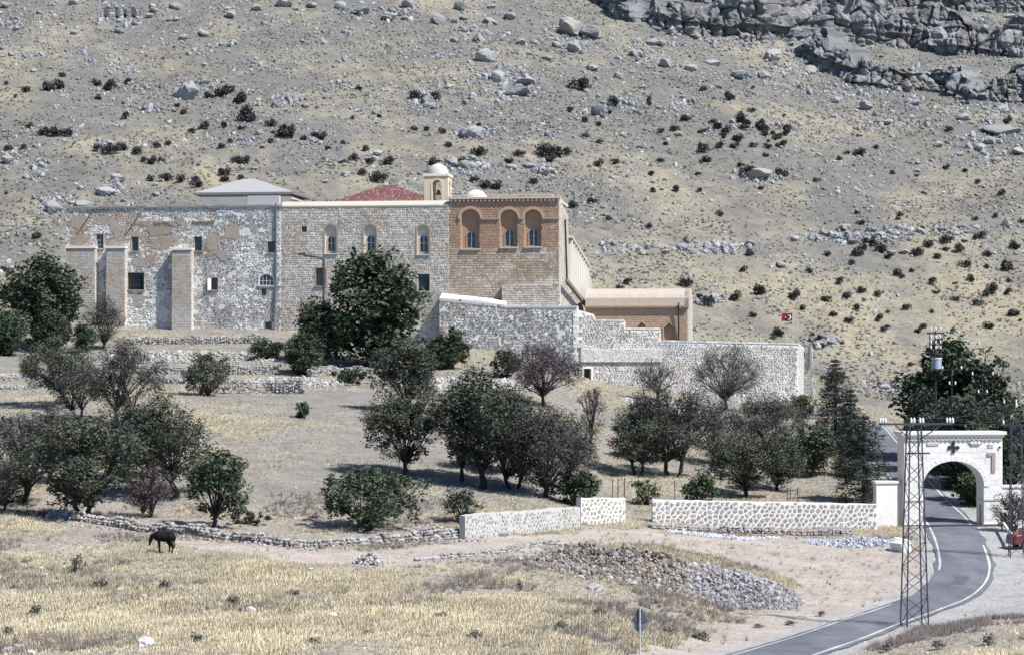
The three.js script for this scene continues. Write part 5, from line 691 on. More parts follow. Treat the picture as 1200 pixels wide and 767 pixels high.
{ // transformer pole in front of the great tree, and service poles
  const b = gp(1097, 560, 226), s = 226 / FPX, top = EYE + ray(1097, 388)[1] * 226, t = thing('transformer_pole', 'utility pole with rows of white insulators and grey transformer before great tree', 'pole', b), h = top - b.y; part(t, 'pole', pipe([[0, -0.3, 0], [0, h, 0]], 0.1), poleDark); part(t, 'crossarm', box(21 * s, 0.16, 0.14, 0, h - 2 * s, 0.1), M(0.04, 0.04, 0.045, 0.7)); for (const x of [-7, 7]) part(t, 'rack_upright', box(0.08, 26 * s, 0.08, x * s, h - 15 * s, 0.12), poleDark);
  for (let r = 0; r < 4; r++) for (let c = -1; c <= 1; c++) part(t, 'insulator', insG, porcelain).position.set(c * 5.6 * s, h - (r ? 2 + r * 6.2 : -1) * s, 0.2);
  const tr = part(t, 'transformer', new THREE.CylinderGeometry(0.5, 0.5, 1.0, 14).translate(0, h - 38 * s, 0.55), M(0.33, 0.36, 0.45, 0.5)); part(tr, 'transformer_lid', new THREE.CylinderGeometry(0.55, 0.55, 0.14, 14).translate(0, h - 31.5 * s, 0.55), M(0.6, 0.62, 0.66, 0.5)); part(t, 'platform', box(1.6, 0.1, 1.2, 0, h - 44.5 * s, 0.4), poleDark);
  const svc = (label, px, yTop, D, arms) => { const g = gp(px, 560, D), k = D / FPX, tp = EYE + ray(px, yTop)[1] * D, o = thing('service_pole', label, 'pole', g, 'service poles behind the gate'), hh = tp - g.y; part(o, 'pole', pipe([[0, -0.3, 0], [0, hh, 0]], 0.065), poleDark); for (const [dx0, dx1, dy] of arms) { part(o, 'crossarm', box((dx1 - dx0) * k + 0.2, 0.06, 0.06, (dx0 + dx1) / 2 * k, hh - dy * k - 0.06, 0.1), poleDark); for (const x of [dx0, dx1]) part(o, 'insulator', insG, porcelain).position.set(x * k, hh - dy * k - 0.02, 0.12); } };
  svc('thin dark pole with two insulators nearest the transformer pole', 1116, 430, 214, [[-11, 11, 2], [-3, 4, 20]]); svc('thin dark pole with wide upper arm before the great tree', 1152, 437, 212, [[-12, 12, 2], [-5, 5, 23]]); svc('short dark pole with two insulators beside right pylon', 1184, 470, 205, [[-7, 7, 2]]);
}
{ // flag on the corner of the terrace wall
  const b = P(929, 404, 326); b.y -= 0.3; const s = 326 / FPX, t = thing('flag', 'red flag with white crescent and star on a pole above the terrace wall end', 'flag', b), h = 41 * s; part(t, 'flagpole', pipe([[0, 0, 0], [0, h, 0]], 0.07), M(0.45, 0.45, 0.46, 0.5)); part(t, 'finial', new THREE.SphereGeometry(0.1, 8, 6).translate(0, h + 0.08, 0), M(0.7, 0.6, 0.3, 0.4));
  const fw = 1.7, fh = 1.15, g = new THREE.PlaneGeometry(fw, fh, 20, 8), wave = (x, y) => [x * 0.96, y - 0.16 * (x / fw) - 0.06 * Math.sin(x * 3), 0.16 * Math.sin(x * 4.2 + y * 0.8) * (x / fw + 0.2)]; const bend = g2 => { const p = g2.attributes.position; for (let i = 0; i < p.count; i++) { const q = wave(-p.getX(i) + fw / 2, p.getY(i)); p.setXYZ(i, -q[0], q[1], q[2] + p.getZ(i)); } g2.computeVertexNormals(); return g2; };
  const cloth = part(t, 'cloth', bend(g), M(0.15, 0.006, 0.016, 0.9, { side: THREE.DoubleSide })); cloth.position.set(0, h - fh / 2 - 0.1, 0);
  const cs = new THREE.Shape(); cs.absarc(0, 0, 0.36, 0.5, Math.PI * 2 - 0.5, false); const hp = []; for (let i = 0; i <= 16; i++) { const a = Math.PI * 2 - 0.62 - i / 16 * (Math.PI * 2 - 1.24); cs.lineTo(0.09 + 0.285 * Math.cos(a), 0.285 * Math.sin(a)); } cs.closePath(); const st = new THREE.Shape(); for (let i = 0; i < 10; i++) { const a = Math.PI + i * Math.PI / 5, r = i % 2 ? 0.07 : 0.18; i ? st.lineTo(0.46 + r * Math.cos(a), r * Math.sin(a)) : st.moveTo(0.46 + r * Math.cos(a), r * Math.sin(a)); } st.closePath(); const em = M(0.75, 0.75, 0.75, 0.8, { side: THREE.DoubleSide });
  for (const [n, sh] of [['crescent', cs], ['star', st]]) { const q = new THREE.ShapeGeometry(sh, 12); q.scale(-1, 1, 1); q.translate(0.28, 0, 0.02); const p2 = part(cloth, n, bend(q), em); }
}
{ // lamp post in front of the facade
  const b = gp(379, 396, 306), s = 306 / FPX, t = thing('lamp_post', 'dark street lamp post with long arm in front of monastery wall', 'lamp post', b), top = EYE + ray(379, 304)[1] * 306 - b.y; part(t, 'mast', pipe([[0, -0.2, 0], [0, top, 0]], 0.16), M(0.05, 0.05, 0.055, 0.6)); part(t, 'arm', pipe([[0, top, 0], [-1.0, top + 0.35, 0], [-24 * s, top + 5 * s, 0]], 0.13), M(0.05, 0.05, 0.055, 0.6)); const hd = part(t, 'lamp_head', box(1.0, 0.26, 0.4, -26 * s, top + 6.5 * s, 0, 0, 0.12), M(0.045, 0.045, 0.05, 0.5)); part(hd, 'glass', box(0.7, 0.08, 0.3, -26 * s, top + 6.5 * s - 0.16, 0, 0, 0.12), M(0.4, 0.4, 0.4, 0.3));
}
{ // road sign seen from behind
  const D = 91, b = P(750, 800, D); b.y = H(b.x, b.z); const s = D / FPX, y = py => EYE + ray(750, py)[1] * D - b.y, t = thing('road_sign', 'grey backs of triangular and round road signs on one pale post', 'sign', b);
  part(t, 'post', pipe([[0, -0.3, 0.06], [0, y(710.5), 0.06]], 0.032, 8), M(0.55, 0.56, 0.58, 0.4, { metalness: 0.3 })); const pl = M(0.085, 0.095, 0.14, 0.5, { metalness: 0.2 }), tri = new THREE.Shape(); tri.moveTo(-10.2 * s, y(728.5)); tri.lineTo(10.2 * s, y(728.5)); tri.lineTo(0.3 * s, y(709.5)); tri.closePath(); part(t, 'triangle_plate', new THREE.ExtrudeGeometry(tri, { depth: 0.02, bevelEnabled: true, bevelSize: 0.012, bevelThickness: 0.006, bevelSegments: 1 }).translate(0, 0, -0.01), pl); part(t, 'round_plate', new THREE.CylinderGeometry(7.4 * s, 7.4 * s, 0.02, 24).rotateX(Math.PI / 2).translate(0, y(732.5), -0.02), M(0.15, 0.165, 0.22, 0.5, { metalness: 0.2 })); for (const q of [716, 725, 735]) part(t, 'clamp', box(0.12, 0.05, 0.05, 0, y(q), 0.05), galv);
}
{ // horse: one continuous body from blended tapered bones
  const b = ground(189, 648.5), k = 18.0, L = (px, py, z = 0) => [(px - 189) / k, (648.5 - py) / k, z];
  const bones = [ // a, b, ra, rb
    [L(186, 628), L(192, 629), .29, .3], [L(192, 629), L(199, 628), .3, .29], [L(199, 628), L(201.5, 629.5), .28, .22], [L(186, 626.5), L(184.6, 630), .26, .2], [L(185.8, 625.5), L(199, 626), .18, .2],
    [L(185, 627), L(181.5, 627), .23, .17], [L(181.5, 627), L(178, 628.2), .17, .13], [L(178, 628.2), L(176.6, 631.6), .125, .11], [L(176.6, 631.6), L(174.8, 637.6), .1, .065], [L(177.3, 627.2, .06), L(176.4, 625, .09), .035, .012], [L(177.3, 627.2, -.06), L(176.4, 625, -.09), .035, .012]];
  for (const z of [.13, -.13]) { const d = z > 0 ? 0.6 : -0.5; bones.push([L(185.8, 631, z), L(186.3 + d, 638, z), .13, .065], [L(186.3 + d, 638, z), L(186.6 + d, 644.5, z), .06, .042], [L(186.6 + d, 644.5, z), L(186.2 + d, 648, z), .045, .06]); const e = z > 0 ? 1.9 : -2.0; bones.push([L(199.5, 629.5, z), L(198.4 + e, 635, z), .2, .11], [L(198.4 + e, 635, z), L(200.4 + e, 640, z), .1, .055], [L(200.4 + e, 640, z), L(199.8 + e, 645, z), .05, .04], [L(199.8 + e, 645, z), L(199.3 + e, 648, z), .045, .06]); }
  bones.push([L(202.5, 627), L(203.8, 631), .05, .07], [L(203.8, 631), L(203.6, 637), .07, .025], [L(183, 625.2), L(178.5, 626.2), .09, .07]);
  const N = 84, S = 1.0, cx = 0, cy = 0.75, mc = new MarchingCubes(N, new THREE.MeshStandardMaterial(), false, false, 60000); mc.isolation = 0; const A = bones.map(q => [new THREE.Vector3(...q[0]), new THREE.Vector3(...q[1]), q[2], q[3]]);
  for (let z = 0; z < N; z++) for (let y = 0; y < N; y++) for (let x = 0; x < N; x++) { const p = V3((x - N / 2) / (N / 2) * S + cx, (y - N / 2) / (N / 2) * S + cy, (z - N / 2) / (N / 2) * S); let d = 0; for (const [a, c, ra, rb] of A) { const ax = p.x - a.x, ay = p.y - a.y, az = p.z - a.z, bx = c.x - a.x, by = c.y - a.y, bz = c.z - a.z, h = clamp((ax * bx + ay * by + az * bz) / (bx * bx + by * by + bz * bz)); const q = Math.hypot(ax - bx * h, ay - by * h, az - bz * h) - lerp(ra, rb, h); d += Math.exp(-q * 38); } mc.field[x + y * N + z * N * N] = Math.log(d + 1e-30) / 38; }
  mc.update(); const n = mc.count ?? mc.geometry.drawRange.count, g = new THREE.BufferGeometry(); const pp = mc.positionArray.slice(0, n * 3); for (let i = 0; i < n; i++) { pp[3 * i] = pp[3 * i] * S + cx; pp[3 * i + 1] = pp[3 * i + 1] * S + cy; pp[3 * i + 2] *= S; } g.setAttribute('position', new THREE.Float32BufferAttribute(pp, 3)); g.setAttribute('normal', new THREE.Float32BufferAttribute(mc.normalArray.slice(0, n * 3), 3)); g.computeVertexNormals();
  const t = thing('horse', 'black horse standing with lowered head on straw coloured meadow', 'horse', b); part(t, 'body', g, new THREE.MeshPhysicalMaterial({ color: new THREE.Color().setRGB(0.006, 0.0055, 0.006), roughness: 0.8, specularIntensity: 0.35 })); const hr = []; for (let i = 0; i < 26; i++) { const u = i / 25, p = V3(...L(lerp(185.5, 178, u), lerp(623.2, 626, u), 0)), R = rng(i + 3); hr.push(bar([p.x, p.y + 0.04, 0], [p.x - 0.05 + 0.05 * R(), p.y - 0.22 - 0.1 * R(), (R() < 0.6 ? 1 : -1) * (0.12 + 0.05 * R())], 0.025)); } part(t, 'mane', merge(hr), M(0.008, 0.008, 0.008, 0.7)); const tl = []; for (let i = 0; i < 14; i++) { const R = rng(i + 50), p = L(203.6, 629), q = L(203.2 + 1.4 * R(), 640 + 2 * R()); tl.push(bar([p[0], p[1], 0.05 * (R() - .5)], [q[0], q[1], 0.12 * (R() - .5)], 0.03)); } part(t, 'tail', merge(tl), M(0.008, 0.008, 0.008, 0.7)); for (const z of [.09, -.09]) part(t, 'eye', new THREE.SphereGeometry(0.022, 8, 6).translate(L(177, 630)[0] - 0.05, L(177, 630)[1], z), M(0.02, 0.015, 0.01, 0.1));
}
{ // dark red car at the picture edge, beside the road
  const b = gp(1214, 634, 172), t = thing('parked_car', 'dark red car cut by the picture edge beside the white rail', 'car', b), red = new THREE.MeshPhysicalMaterial({ color: new THREE.Color().setRGB(0.16, 0.012, 0.02), roughness: 0.35, clearcoat: 0.8 }), pr = [[-2.05, .35], [2.05, .35], [2.08, .7], [1.95, .88], [1.1, .96], [.6, 1.4], [-1.0, 1.42], [-1.55, 1.0], [-2.0, .94], [-2.08, .6]]; const bg = new THREE.ExtrudeGeometry(shapeOf(pr), { depth: 1.5, bevelEnabled: true, bevelSize: 0.05, bevelThickness: 0.06, bevelSegments: 2 }).translate(0, 0, -0.75); part(t, 'body', bg, red); t.rotation.y = 0.25;
  for (const s of [-1, 1]) { const w = part(t, 'side_window', new THREE.ExtrudeGeometry(shapeOf([[-1.3, .98], [.85, .98], [.5, 1.33], [-.95, 1.34]]), { depth: 0.02, bevelEnabled: false }).translate(0, 0, s * 0.82 - 0.01), glass); part(t, 'door_handle', box(0.14, 0.03, 0.03, -0.2, 0.85, s * 0.83), galv); for (const x of [-1.3, 1.3]) { const wh = part(t, 'wheel', new THREE.CylinderGeometry(0.31, 0.31, 0.2, 18).rotateX(Math.PI / 2).translate(x, 0.3, s * 0.74), M(0.02, 0.02, 0.02, 0.9)); part(wh, 'rim', new THREE.CylinderGeometry(0.18, 0.18, 0.22, 12).rotateX(Math.PI / 2).translate(x, 0.3, s * 0.75), galv); } part(t, 'headlight', box(0.06, 0.16, 0.35, 2.1, 0.72, s * 0.55), porcelain); part(t, 'tail_light', box(0.06, 0.16, 0.3, -2.1, 0.75, s * 0.58), M(0.3, 0.01, 0.01, 0.3)); } part(t, 'windscreen', bar([1.06, 0.99, 0], [0.66, 1.37, 0], 0.05, 1.35), glass); part(t, 'bumper', box(0.14, 0.2, 1.55, 2.1, 0.45, 0), M(0.04, 0.04, 0.04, 0.7));
}
{ // white pipe rail on the verge, raised barrier inside the arch, posts
  const a = gp(1174, 616, 184), c = gp(1189, 640, 171), t = thing('pipe_rail', 'white pipe railing on the verge right of the gateway', 'railing', a), w = c.clone().sub(a); part(t, 'top_rail', pipe([[0, 0.75, 0], [w.x * 0.7, w.y * 0.7 + 0.8, w.z * 0.7], [w.x, w.y + 0.95, w.z]], 0.12), whitePaint); for (const s of [0.05, 0.55, 1]) part(t, 'post', pipe([[w.x * s, w.y * s - 0.3, w.z * s], [w.x * s, w.y * s + 0.9, w.z * s]], 0.09), s < 1 ? whitePaint : poleDark);
  const d = gp(1149, 594, 199), t2 = thing('road_barrier', 'raised white barrier pole with counterweight seen through the arch', 'barrier', d), s = 199 / FPX; part(t2, 'boom', pipe([[0, 0.9, 0], [-0.05, 37 * s, 0]], 0.07), whitePaint); part(t2, 'counterweight', box(0.7, 0.5, 0.4, 0, 0.75, 0), whitePaint); part(t2, 'pedestal', box(0.3, 0.7, 0.3, 0, 0.3, 0), poleDark); part(t2, 'support_fork', merge([box(0.06, 0.9, 0.06, 0.35, 0.45, 0), box(0.06, 0.9, 0.06, -0.35, 0.45, 0)]), poleDark);
  const e = gp(1153, 612, 187), t3 = thing('steel_gate_leaf', 'narrow folded steel gate leaf inside right pier of the arch', 'gate'); t3.position.copy(e); for (const x of [-0.28, 0, 0.28]) part(t3, 'upright', box(0.05, 1.7, 0.05, x, 0.85, 0), poleDark); for (const y of [0.3, 0.9, 1.65]) part(t3, 'rail', box(0.62, 0.05, 0.05, 0, y, 0.03), poleDark);
  const R = rng(91); for (const [px, y0, y1, D] of [[718, 590, 562, 186], [724, 590, 562, 187], [732, 590, 561, 187], [768, 588, 561, 186], [791, 588, 560, 188], [851, 588, 563, 189]]) { const g = gp(px, y0, D), o = thing('fence_post', 'thin rusty iron fence post standing behind the white garden walls', 'post', g, 'iron fence posts in the orchard'), h = (y0 - y1) * D / FPX + 0.5; part(o, 'shaft', bar([0, -0.3, 0], [0.04 * (R() - .5), h, 0], 0.07), M(0.05, 0.04, 0.035, 0.8)); part(o, 'cap', box(0.1, 0.04, 0.1, 0.02 * (R() - .5), h, 0), M(0.05, 0.04, 0.035, 0.8)); }
  const gt = gp(929, 586, 192), t4 = thing('wicket_gate', 'small rusty iron wicket gate in the straw grass below fig tree', 'gate', gt), hh = 2.3; for (const x of [-0.45, -0.2, 0.45]) part(t4, 'upright', box(0.06, hh, 0.06, x, hh / 2 - 0.2, 0), poleDark); for (const y of [0.5, 1.2, 1.9]) part(t4, 'rail', box(0.95, 0.05, 0.05, 0, y, 0.02), poleDark); part(t4, 'diagonal', bar([-0.2, 0.5, 0.03], [0.45, 1.9, 0.03], 0.04), poleDark);
  const cb = gp(1056, 634, 171), t5 = thing('culvert_block', 'broken white concrete culvert blocks beside the road below the gateway', 'concrete block', cb); part(t5, 'headwall', box(0.9, 0.9, 1.4, 0, 0.25, 0, 0.5, 0.15), M(0.66, 0.65, 0.63, 0.95)); part(t5, 'slab', box(1.2, 0.3, 0.7, 0.2, 0.75, -0.6, -0.2, -0.2), M(0.7, 0.69, 0.67, 0.95));
}
console.log('objects');
// ---------------------------------------------------------------- cliffs at the head of the slope
const rockTex = grainTexture(512, 44, 0.55, 1.15, 1600);
function cliff(label, path, rise, back, seed, cell) { // path: [px, py] of the foot; rise: metres up; back: metres the head leans into the hill
  const foot = path.map(q => ground(q[0], q[1], 300)), curve = new THREE.CatmullRomCurve3(foot, false, 'centripetal'), L = curve.getLength(), nu = Math.round(L / 0.45), nv = 76, pos = [], col = [], idx = [], uv = [];
  for (let i = 0; i <= nu; i++) { const p = curve.getPointAt(i / nu), t = curve.getTangentAt(i / nu), nx = t.z, nz = -t.x, l = Math.hypot(nx, nz), s = i / nu * L; let ox = nx / l, oz = nz / l; if (oz < 0) { ox = -ox; oz = -oz; }
    const endF = Math.min(1, Math.min(i, nu - i) / (nu * 0.06) + 0.12), hs = rise * endF * (0.72 + 0.5 * fbm2(s / 17, seed, 3, seed) + 0.28 * vn2(s / 5.5, 3, seed + 2));
    for (let j = 0; j <= nv; j++) { const v = j / nv; let y, out; const vv = (v - 0.08) / 0.72;
      if (v < 0.08) { y = -3 * (1 - v / 0.08); out = 0.6 - 0.6 * v / 0.08; } else if (vv < 1) { y = hs * vv; out = -back * vv * vv; } else { const w = (v - 0.8) / 0.2; y = hs * (1 - 0.02 * w); out = -back - w * 9; }
      // blocks: cellular buttresses cut by joints, strata ledges
      const cx = s / cell, cyy = y / (cell * 1.35) + 0.3 * Math.sin(s / cell * 0.9); let d1 = 9, d2 = 9, id = 0; for (let a = -1; a <= 1; a++) for (let b = -1; b <= 1; b++) { const gi = Math.floor(cx) + a, gj = Math.floor(cyy) + b, fx = gi + hsh(gi, gj, seed) - cx, fy = gj + hsh(gi, gj, seed + 9) - cyy, d = Math.sqrt(fx * fx + fy * fy * 0.8); if (d < d1) { d2 = d1; d1 = d; id = hsh(gi, gj, seed + 4); } else if (d < d2) d2 = d; }
      const joint = sstep(0, 0.16, d2 - d1), body = Math.sqrt(Math.max(0, 1 - Math.min(1, d1) ** 2)); const big = fbm2(s / (cell * 3.2), y / (cell * 5), 3, seed + 20);
      let disp = (vv < 1 && v > 0.05 ? 1 : 0.5) * (2.2 * (id - 0.5) + 1.3 * (joint - 1) + 0.2 * body + 3.2 * big + 1.0 * fbm2(s / 1.6, y / 1.4, 4, seed + 30) + 0.9 * (Math.abs(vn2(s / 1.5, y / 6, seed + 33)) - 0.5) * 1.6 + 1.7 * (hsh(Math.floor(y / 1.9 + 0.7 * vn2(s / 9, 1, seed)), Math.floor(s / (cell * 5) + 0.4 * vn2(y / 3, 4, seed)), seed + 35) - 0.5) + 0.35 * vn2(y / 0.8, s / 9, seed + 40)); if (v >= 0.8) disp *= 1 - (v - 0.8) / 0.2 * 0.6;
      const up = vv < 1 ? 0 : 0.8 * (joint - 0.6) + 1.1 * fbm2(s / 2.2, (v - 0.8) * 20, 3, seed + 50); const x = p.x + ox * (out + disp), z = p.z + oz * (out + disp); let yy = p.y + y + up; if (v >= 0.97) yy = Math.min(yy, H(x, z) - 0.6); if (v >= 0.8) yy = Math.max(yy, H(x, z) - 0.6 - (v - 0.8) * 3);
      pos.push(x, yy, z); uv.push(s / 7, y / 7); const k = 0.78 + 0.4 * (id - 0.5) + 0.4 * fbm2(s / 2.6, y / 2.2, 3, seed + 60), wv = fbm2(s / 6, y / 9, 3, seed + 70); const c = wv > 0.18 ? [0.30, 0.283, 0.263] : [0.285, 0.286, 0.295]; col.push(c[0] * k, c[1] * k, c[2] * k); } }
  for (let i = 0; i < nu; i++) for (let j = 0; j < nv; j++) { const a = i * (nv + 1) + j, b = a + nv + 1; idx.push(a, b, a + 1, b, b + 1, a + 1); }
  const g0 = new THREE.BufferGeometry(); g0.setAttribute('position', new THREE.Float32BufferAttribute(pos, 3)); g0.setAttribute('color', new THREE.Float32BufferAttribute(col, 3)); g0.setAttribute('uv', new THREE.Float32BufferAttribute(uv, 2)); g0.setIndex(idx); const g1 = g0.toNonIndexed(); g1.computeVertexNormals();
  const o = shade(new THREE.Mesh(g1, VC(1, { map: rockTex, bumpMap: rockTex, bumpScale: 0.35, side: THREE.DoubleSide }))); o.name = numbered('cliff'); o.userData = { kind: 'structure', label }; scene.add(o);
}
cliff('upper grey limestone cliff band across the head of the slope', [[668, -22], [705, 6], [735, 26], [790, 38], [850, 45], [900, 52], [960, 50], [1020, 52], [1080, 58], [1130, 66], [1200, 68], [1290, 62], [1380, 60]], 14.5, 4, 811, 4.2);
cliff('lower grey limestone cliff band with caves and pillars', [[925, 58], [960, 82], [1000, 98], [1040, 104], [1090, 108], [1130, 116], [1180, 122], [1240, 120], [1320, 118], [1400, 112]], 9.5, 3, 823, 3.4);
cliff('top limestone cliff tier above the upper band', [[770, -12], [830, 2], [900, 8], [980, 6], [1060, 10], [1140, 14], [1220, 12], [1330, 8]], 14, 5, 837, 4.6);
console.log('cliffs');
// ---------------------------------------------------------------- boulders
const bGeo = [...Array(8)].map((_, i) => rockGeo(900 + i, 3, 0.42, 0.75)), bSmall = [...Array(8)].map((_, i) => rockGeo(940 + i, 1, 0.42, 0.75)), bMat = [[0.26, 0.262, 0.268], [0.30, 0.297, 0.29], [0.22, 0.218, 0.218], [0.28, 0.262, 0.24]].map(c => M(...c, 1));
const slopeSpot = (x, y) => y < 75 && x > 640 ? 'near the foot of the cliffs' : x < 350 && y < 262 ? 'on the slope above the left wing roof' : x < 660 ? 'on the slope above the tiled roof and arched block' : y > 255 && x > 940 ? 'on the straw slope beyond the gateway trees' : y > 255 ? 'on the straw slope behind chapel and flag' : x < 940 ? 'on the stony slope high above the chapel' : 'on the stony slope below the lower cliff';
const RB = rng(31337);
function boulder(label, px, py, wpx, aspect = 0.7, group, mat, dmin = 70) {
  const b = ground(px, py, dmin), w = wpx * -b.z / FPX, g = (wpx > 17 ? bGeo : bSmall)[Math.floor(RB() * 8)]; const o = single('boulder', label, 'boulder', g, mat || bMat[Math.floor(RB() * 4)], group); o.position.copy(b); o.position.y += w * aspect * 0.22; o.scale.set(w, w * aspect * 1.25, w * (0.8 + 0.3 * RB())); o.rotation.set(0.2 * (RB() - .5), RB() * 6.28, 0.25 * (RB() - .5)); return o;
}
boulder('big rounded grey boulder with fluted sides alone on the left slope', 220, 116, 33, 0.85);
boulder('long flat pale boulder slab on the right slope above the chapel', 889, 207, 50, 0.3);
boulder('long dark ledge boulder under the lower cliff', 1172, 157, 46, 0.36);
boulder('wedge shaped boulder leaning below the cliff end', 668, 40, 36, 0.75);
boulder('blocky boulder beside the wedge shaped one below the cliff', 690, 42, 30, 0.75);
boulder('pale pointed boulder above the tiled roof and bell turret', 553, 161, 34, 0.55);
boulder('dark block boulder near the top edge of the slope', 513, 27, 24, 0.75);
boulder('split grey boulder in the middle rock cluster', 585, 95, 26, 0.75); boulder('tilted grey boulder in the middle rock cluster', 614, 98, 24, 0.65);
boulder('grey boulder with sharp peak above the arched block', 703, 136, 22, 0.85);
boulder('grey boulder behind the left roof edge', 125, 228, 28, 0.5); boulder('jagged pale boulder above the left roof edge', 138, 212, 24, 0.6);
boulder('broken grey boulder at the left corner of the roof', 62, 248, 22, 0.9); boulder('low pale boulder by the left roof corner', 97, 242, 26, 0.5);
const more = [[240, 98, 14], [275, 52, 14], [238, 42, 14], [215, 46, 12], [270, 20, 18], [8, 190, 15], [304, 157, 14], [323, 125, 12], [358, 126, 12], [570, 72, 26], [455, 24, 22], [425, 16, 24], [400, 10, 22], [500, 121, 26], [605, 110, 30], [672, 60, 22], [745, 66, 16], [695, 82, 20], [835, 76, 18], [810, 84, 16], [895, 92, 22], [1015, 128, 20], [980, 120, 14], [1072, 123, 16], [1175, 132, 20], [545, 197, 18], [530, 194, 20], [560, 196, 14], [600, 198, 16], [620, 196, 14], [636, 205, 18], [645, 203, 14], [440, 188, 12], [443, 181, 12], [1160, 168, 16], [1150, 175, 14], [920, 205, 14], [870, 92, 26], [765, 52, 16], [1040, 145, 16], [1100, 172, 14], [1130, 140, 16], [1185, 140, 20], [948, 85, 26], [905, 70, 24], [1195, 180, 18], [1168, 190, 14], [1125, 182, 12], [652, 55, 14], [560, 48, 20], [575, 28, 20], [598, 22, 16], [540, 12, 18], [480, 8, 20], [610, 52, 14], [640, 70, 14], [780, 78, 18], [725, 92, 14], [1000, 285, 14], [960, 283, 12], [990, 270, 14], [930, 281, 12], [1030, 278, 14], [1050, 276, 12], [1080, 272, 14], [1105, 270, 12], [1130, 268, 12], [800, 292, 14], [780, 297, 12], [830, 290, 12], [860, 290, 14], [880, 288, 12], [915, 312, 14], [960, 405, 18], [975, 403, 14], [770, 345, 10], [830, 358, 14], [835, 355, 12], [1045, 298, 12], [1060, 296, 12], [1180, 265, 14], [300, 12, 14], [330, 6, 16], [85, 5, 16], [205, 10, 16], [180, 14, 12], [20, 35, 10], [1062, 470, 10], [1040, 455, 12], [1020, 460, 10], [985, 455, 10]];
for (const [x, y, w] of more) boulder('weathered grey limestone boulder ' + slopeSpot(x, y), x, y, w, 0.5 + 0.35 * RB(), 'limestone boulders ' + slopeSpot(x, y));
for (let i = 0; i < 120; i++) { const x = -30 + 1260 * RB(), y = 6 + 250 * Math.pow(RB(), 1.4); if (y > 235 && x < 700) continue; boulder('weathered grey limestone boulder ' + slopeSpot(x, y), x, y, 5 + 7 * RB() * RB() + (y < 60 ? 4 : 0), 0.5 + 0.35 * RB(), 'limestone boulders ' + slopeSpot(x, y)); }
// foreground stones
const paleRock = M(0.46, 0.45, 0.43, 1), blackRock = M(0.025, 0.025, 0.03, 0.9);
boulder('white rock alone in the straw grass', 170, 759, 24, 0.8, null, paleRock); boulder('pale rock resting against the small black stone', 294, 718, 13, 0.9, null, paleRock); boulder('small black stone in the straw grass', 281, 720, 11, 1.1, null, blackRock);
boulder('white stone at the meadow edge near the cushion of weeds', 390, 724, 12, 0.9, null, paleRock); boulder('low flat rock at the rubble heap foot', 694, 690, 26, 0.35, null, bMat[1]); boulder('dark boulder among weeds beside the gravel heap', 806, 698, 22, 0.6, null, bMat[2]);
for (const [x, y, w] of [[48, 668, 10], [52, 676, 12], [66, 684, 10], [140, 693, 12], [150, 698, 10], [168, 700, 10], [180, 702, 9], [90, 698, 10], [8, 764, 16], [22, 760, 14], [36, 766, 12], [228, 708, 10], [300, 680, 10], [364, 668, 8], [30, 690, 8]]) boulder('pale stone half sunk in the dry foreground meadow', x, y, w, 0.6, 'pale stones in the foreground meadow', paleRock);
// ruined wall on the upper left slope
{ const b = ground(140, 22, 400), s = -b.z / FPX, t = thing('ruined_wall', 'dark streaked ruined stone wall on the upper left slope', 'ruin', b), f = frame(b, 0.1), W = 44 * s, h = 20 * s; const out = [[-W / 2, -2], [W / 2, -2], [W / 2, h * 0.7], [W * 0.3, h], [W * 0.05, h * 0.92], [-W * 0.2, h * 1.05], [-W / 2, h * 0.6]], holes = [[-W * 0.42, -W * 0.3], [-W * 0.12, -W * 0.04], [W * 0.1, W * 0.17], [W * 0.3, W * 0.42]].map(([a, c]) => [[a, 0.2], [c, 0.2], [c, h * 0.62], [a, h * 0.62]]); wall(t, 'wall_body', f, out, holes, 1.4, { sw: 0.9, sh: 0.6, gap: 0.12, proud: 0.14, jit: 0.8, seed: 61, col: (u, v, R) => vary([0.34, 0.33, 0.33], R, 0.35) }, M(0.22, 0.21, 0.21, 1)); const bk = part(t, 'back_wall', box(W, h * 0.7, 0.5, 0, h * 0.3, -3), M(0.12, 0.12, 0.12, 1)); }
// rock pile
function pile(label, name, cat, px, py, rx, rz, hgt, n, sz, seed, colf) { const c = ground(px, py), R = rng(seed), list = []; for (let i = 0; i < n; i++) { const a = R() * 6.283, r = Math.sqrt(R()), x = c.x + Math.cos(a) * r * rx, z = c.z + Math.sin(a) * r * rz, w = sz * (0.4 + 0.8 * R() + 1.3 * Math.pow(R(), 14)); list.push([V3(x - c.x, H(x, z) - c.y + hgt * (1 - r * r) * R() + w * 0.15, z - c.z), V3(w * 1.2, w * 0.8, w), [R() * 3, R() * 6, R() * 3], colf(R), Math.floor(R() * 6)]); } const t = thing(name, label, cat, c); stuff(t, 'stones', stoneSoup(list), stoneMat); return t; }
pile('small pile of pale stones beside the dirt track', 'stone_pile', 'stone pile', 433, 661, 1.1, 1.0, 0.75, 150, 0.26, 71, R => vary([0.36, 0.355, 0.345], R, 0.3));
const rubble = R => { const k = 0.45 + 0.8 * R(); return R() < 0.55 ? [0.25 * k, 0.205 * k, 0.165 * k] : [0.33 * k, 0.315 * k, 0.298 * k]; };
pile('broad mound of tumbled building rubble beside the dirt track', 'rubble_mound', 'rubble mound', 732, 666, 7.0, 7.4, 0.35, 3600, 0.26, 72, rubble);
pile('grey gravel and stone heap sloping toward the road', 'gravel_heap', 'gravel heap', 862, 690, 4.4, 6.2, 0.3, 3000, 0.22, 73, R => vary([0.28, 0.28, 0.295], R, 0.4));
